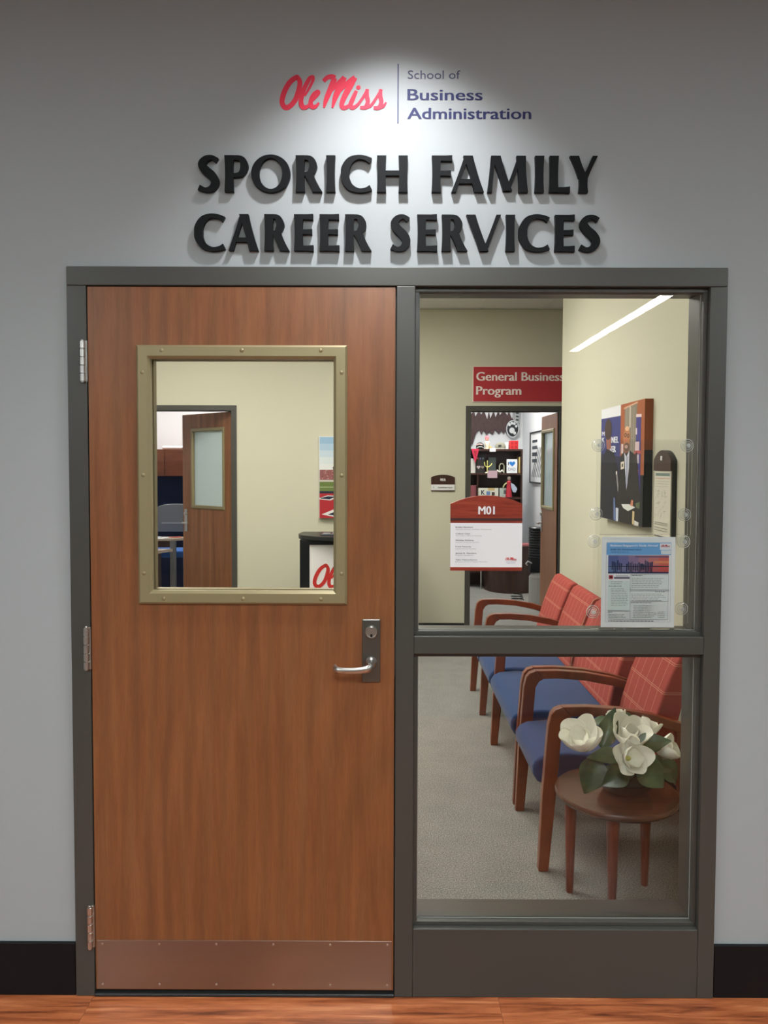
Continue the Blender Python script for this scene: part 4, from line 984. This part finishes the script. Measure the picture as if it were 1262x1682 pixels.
for k, c in enumerate([(176, 100, 70), (120, 120, 150), (110, 116, 124)]): mb.box(1.215+k*.035, 1.235+k*.035, 7.978, 7.98, 1.705, 1.73, P(c))
mb.build('print', None, f1)
gl = thing('goal_post_model', 'small yellow football goal post model on the second shelf', 'model', G, (1.35, 7.96, Z2))
part(MB().tube([(1.312, 7.95, 1.67), (1.316, 7.95, 1.625), (1.34, 7.95, 1.605), (1.37, 7.95, 1.605), (1.40, 7.95, 1.63), (1.412, 7.95, 1.65)], .0065, None, 8).build('crossbar', P((222, 216, 130)), smooth=True), gl)
part(MB().tube([(1.350, 7.95, Z2), (1.350, 7.95, 1.69)], .006, None, 8).build('post', P((222, 216, 130))), gl)
part(MB().lathe([(.03, 0), (.03, .010), (.008, .014)], (1.350, 7.95, Z2), 'z', 16, P((228, 226, 210))).build('base', smooth=True), gl)
tag(box('green_plaque', 1.376, 1.475, 8.02, 8.04, Z2, 1.73, P((92, 102, 98))), 'grey-green plaque behind the yellow goal post model', 'plaque', G)
ar = thing('arch_frame', 'beige arched ornament on the second shelf left of the card', 'ornament', G)
MB().tube([(1.515, 7.97, Z2), (1.515, 7.97, 1.62), (1.53, 7.97, 1.645), (1.56, 7.97, 1.645), (1.575, 7.97, 1.62), (1.575, 7.97, Z2)], .009, None, 8).build('arch', P((168, 166, 142)), ar, smooth=True)
wf = thing('white_figure', 'low white reclining ornament on the second shelf', 'ornament', G)
MB().tube([(1.475, 7.925, Z2+.042), (1.495, 7.925, Z2+.022), (1.520, 7.925, Z2+.016), (1.545, 7.925, Z2+.040), (1.558, 7.925, Z2+.014)], [.008, .011, .012, .010, .008], None, 10).build('body', P((228, 226, 216)), wf, smooth=True)
ps = tag(box('postcard', 1.345, 1.475, 7.889, 7.898, 1.458, 1.555, P((178, 150, 158))), 'pinkish postcard hanging from the second shelf edge', 'card', G)
dd = thing('heart_card', 'white card with a blue heart and DAD lettering on the second shelf', 'card', G)
box('card', 1.607, 1.748, 7.95, 7.962, Z2, 1.706, P((232, 236, 240)), dd, .002)
mb = MB(); heart(mb, 1.680, 1.648, .040, 7.95, P((44, 124, 206))); text_mesh(mb, 'I', lambda u, v, t: (u, 7.9485, v), 1.626, 1.634, 1.628, .045, P((60, 70, 90)), .02)
text_mesh(mb, 'DAD', lambda u, v, t: (u, 7.949, v), 1.628, 1.726, 1.555, .040, P((96, 100, 108)), .0); mb.build('card_print', None, dd)
tag(box('book', 1.765, 1.783, 7.93, 8.08, Z2, 1.735, P((196, 172, 112))), 'slim tan book at the right end of the second shelf', 'book', G)
Z3 = 1.2043
tag(box('book', 1.115, 1.205, 7.95, 8.1, Z3, 1.36, P((132, 72, 76))), 'dull red box at the left of the third shelf', 'box', G)
l1 = thing('licence_plate', 'white plate beginning with K on the third shelf', 'plate', G)
box('plate', 1.232, 1.50, 7.94, 7.945, Z3, 1.325, P((206, 206, 190)), l1)
mb = MB(); text_mesh(mb, 'K', lambda u, v, t: (u, 7.939, v), 1.272, 1.318, 1.235, .065, P((36, 52, 62)), .02)
mb.box(1.34, 1.39, 7.938, 7.94, 1.23, 1.28, P((104, 134, 172))); mb.box(1.41, 1.45, 7.938, 7.94, 1.225, 1.27, P((66, 58, 46))); mb.box(1.36, 1.45, 7.938, 7.94, 1.29, 1.325, P((192, 170, 116))); mb.build('plate_print', None, l1)
l2 = thing('licence_plate', 'pale green plate with an 8 on the third shelf', 'plate', G)
box('plate', 1.515, 1.612, 7.95, 7.955, Z3, 1.325, P((176, 188, 178)), l2)
mb = MB(); text_mesh(mb, '8', lambda u, v, t: (u, 7.949, v), 1.572, 1.600, 1.245, .055, P((50, 60, 66)), .02); mb.build('plate_print', None, l2)
dl = thing('cloth_doll', 'cloth doll in a red dress with a pale blue sash on the third shelf', 'doll', G, (1.636, 7.92, Z3))
part(MB().lathe([(.044, 0), (.036, .08), (.028, .16), (.032, .20), (.012, .225)], (1.634, 7.925, Z3), 'z', 16, P((176, 48, 60))).build('dress', smooth=True), dl)
part(MB().lathe([(.006, .215), (.024, .228), (.027, .25), (.016, .272), (.001, .276)], (1.636, 7.925, Z3), 'z', 16, P((130, 118, 110))).build('head', smooth=True), dl)
part(MB().tube([(1.610, 7.92, Z3+.19), (1.575, 7.915, Z3+.165), (1.555, 7.91, Z3+.13)], .010, None, 8).build('arm', P((170, 168, 120))), dl)
part(MB().prism([(1.655, Z3+.19), (1.70, Z3+.17), (1.745, Z3+.11), (1.72, Z3+.06), (1.685, Z3+.07), (1.665, Z3+.12)], XZ(0), 7.905, 7.915).build('sash', P((170, 180, 200))), dl)
# poster on office right wall
po = thing('framed_poster', 'framed black and white striped poster on the right office wall', 'picture')
fp = lambda u, v, t: (1.999+t, u, v)
MB().ring(7.35, 8.33, 1.385, 2.075, [(0, 0), (.02, 0), (.02, -.02), (0, -.02)], fn=lambda u, t, v: (1.999+t, u, v)).build('frame', P((38, 40, 44)), po)
MB().prism([(7.37, 1.405), (8.31, 1.405), (8.31, 2.055), (7.37, 2.055)], fp, 0, -.008).build('sheet', P((228, 230, 232)), po)
s = Sheet(lambda u, v, t: (1.9905+t, u, v), .0001)
for k, (z0, z1) in enumerate(((1.93, 1.965), (1.84, 1.885), (1.75, 1.80), (1.665, 1.71))): s.poly([(8.20, z0), (7.85-.0*k, z0), (7.85, z1), (8.20, z1)], (44, 52, 66))
for k in range(7): s.poly([(8.22-k*.11, 1.47), (8.18-k*.11, 1.47), (7.80-k*.11, 1.86), (7.84-k*.11, 1.86)], (44, 50, 60))
s.mb.build('poster_print', None, po)
# curved desk
cd = thing('curved_desk', 'dark brown desk with a rounded end panel in the right far office', 'desk')
ed = [(1.30+.0, 7.87), (1.31, 7.70), (1.40, 7.52), (1.56, 7.42), (1.74, 7.44), (1.90, 7.55), (1.95, 7.70), (1.95, 7.87)]
MB().prism(crom(ed, 5), fz, 0, .58).build('end_panel', M_espresso, cd)
MB().prism([(1.615+(x-1.615)*1.06, 7.68+(y-7.7)*1.15) for x, y in crom(ed[:-1]+[(1.92, 7.8)], 5)][:-1]+[(1.93, 7.87), (1.28, 7.87)], fz, .58, .605).build('desk_top', M_espresso, cd, .002)
tag(box('pink_notepad', 1.70, 1.84, 7.50, 7.62, .6053, .622, P((204, 120, 124))), 'pink notepad on the dark curved desk', 'notepad')
# black ribbed chair beside the leaf
rc = thing('task_chair', 'black ribbed-back task chair half hidden behind the open far door', 'chair', None, (1.72, 6.4, 0))
mb = MB(); 
for k in range(12): mb.lathe([(.080, 0), (.092, .006), (.092, .020), (.080, .028)], (1.715, 6.42, .58+k*.029), 'z', 20)
part(mb.build('backrest', mat('black_vinyl', (30, 32, 34), .3)), rc)
part(MB().tube([(1.60, 6.36, .50), (1.58, 6.34, .52), (1.60, 6.33, .55), (1.64, 6.34, .53), (1.66, 6.38, .48)], .009, None, 8).build('lever_loop', M_steel), rc)
part(box('seat_block', 1.63, 1.80, 6.34, 6.50, .42, .575, M_black, None, .01), rc)
part(MB().lathe([(.09, 0), (.09, .36), (.05, .42)], (1.72, 6.42, 0), 'z', 18).build('pedestal', mat('grey_plastic', (150, 150, 146), .5)), rc)
mb = MB(); pts = [(1.60+.07*math.cos(k*.5), 6.95+.05*math.sin(k*.5)+.004*k, .008+.0015*k) for k in range(30)]
mb.tube(pts, .006, None, 6); tag(mb.build('coiled_cable', M_black, smooth=True), 'black coiled cable lying on the carpet beside the curved desk', 'cable')
tb2 = tag(MB().lathe([(.012, 0), (.012, .5)], (1.262, 7.80, 0), 'z', 12).build('metal_post', M_steel), 'thin chrome post standing left of the curved desk', 'post')
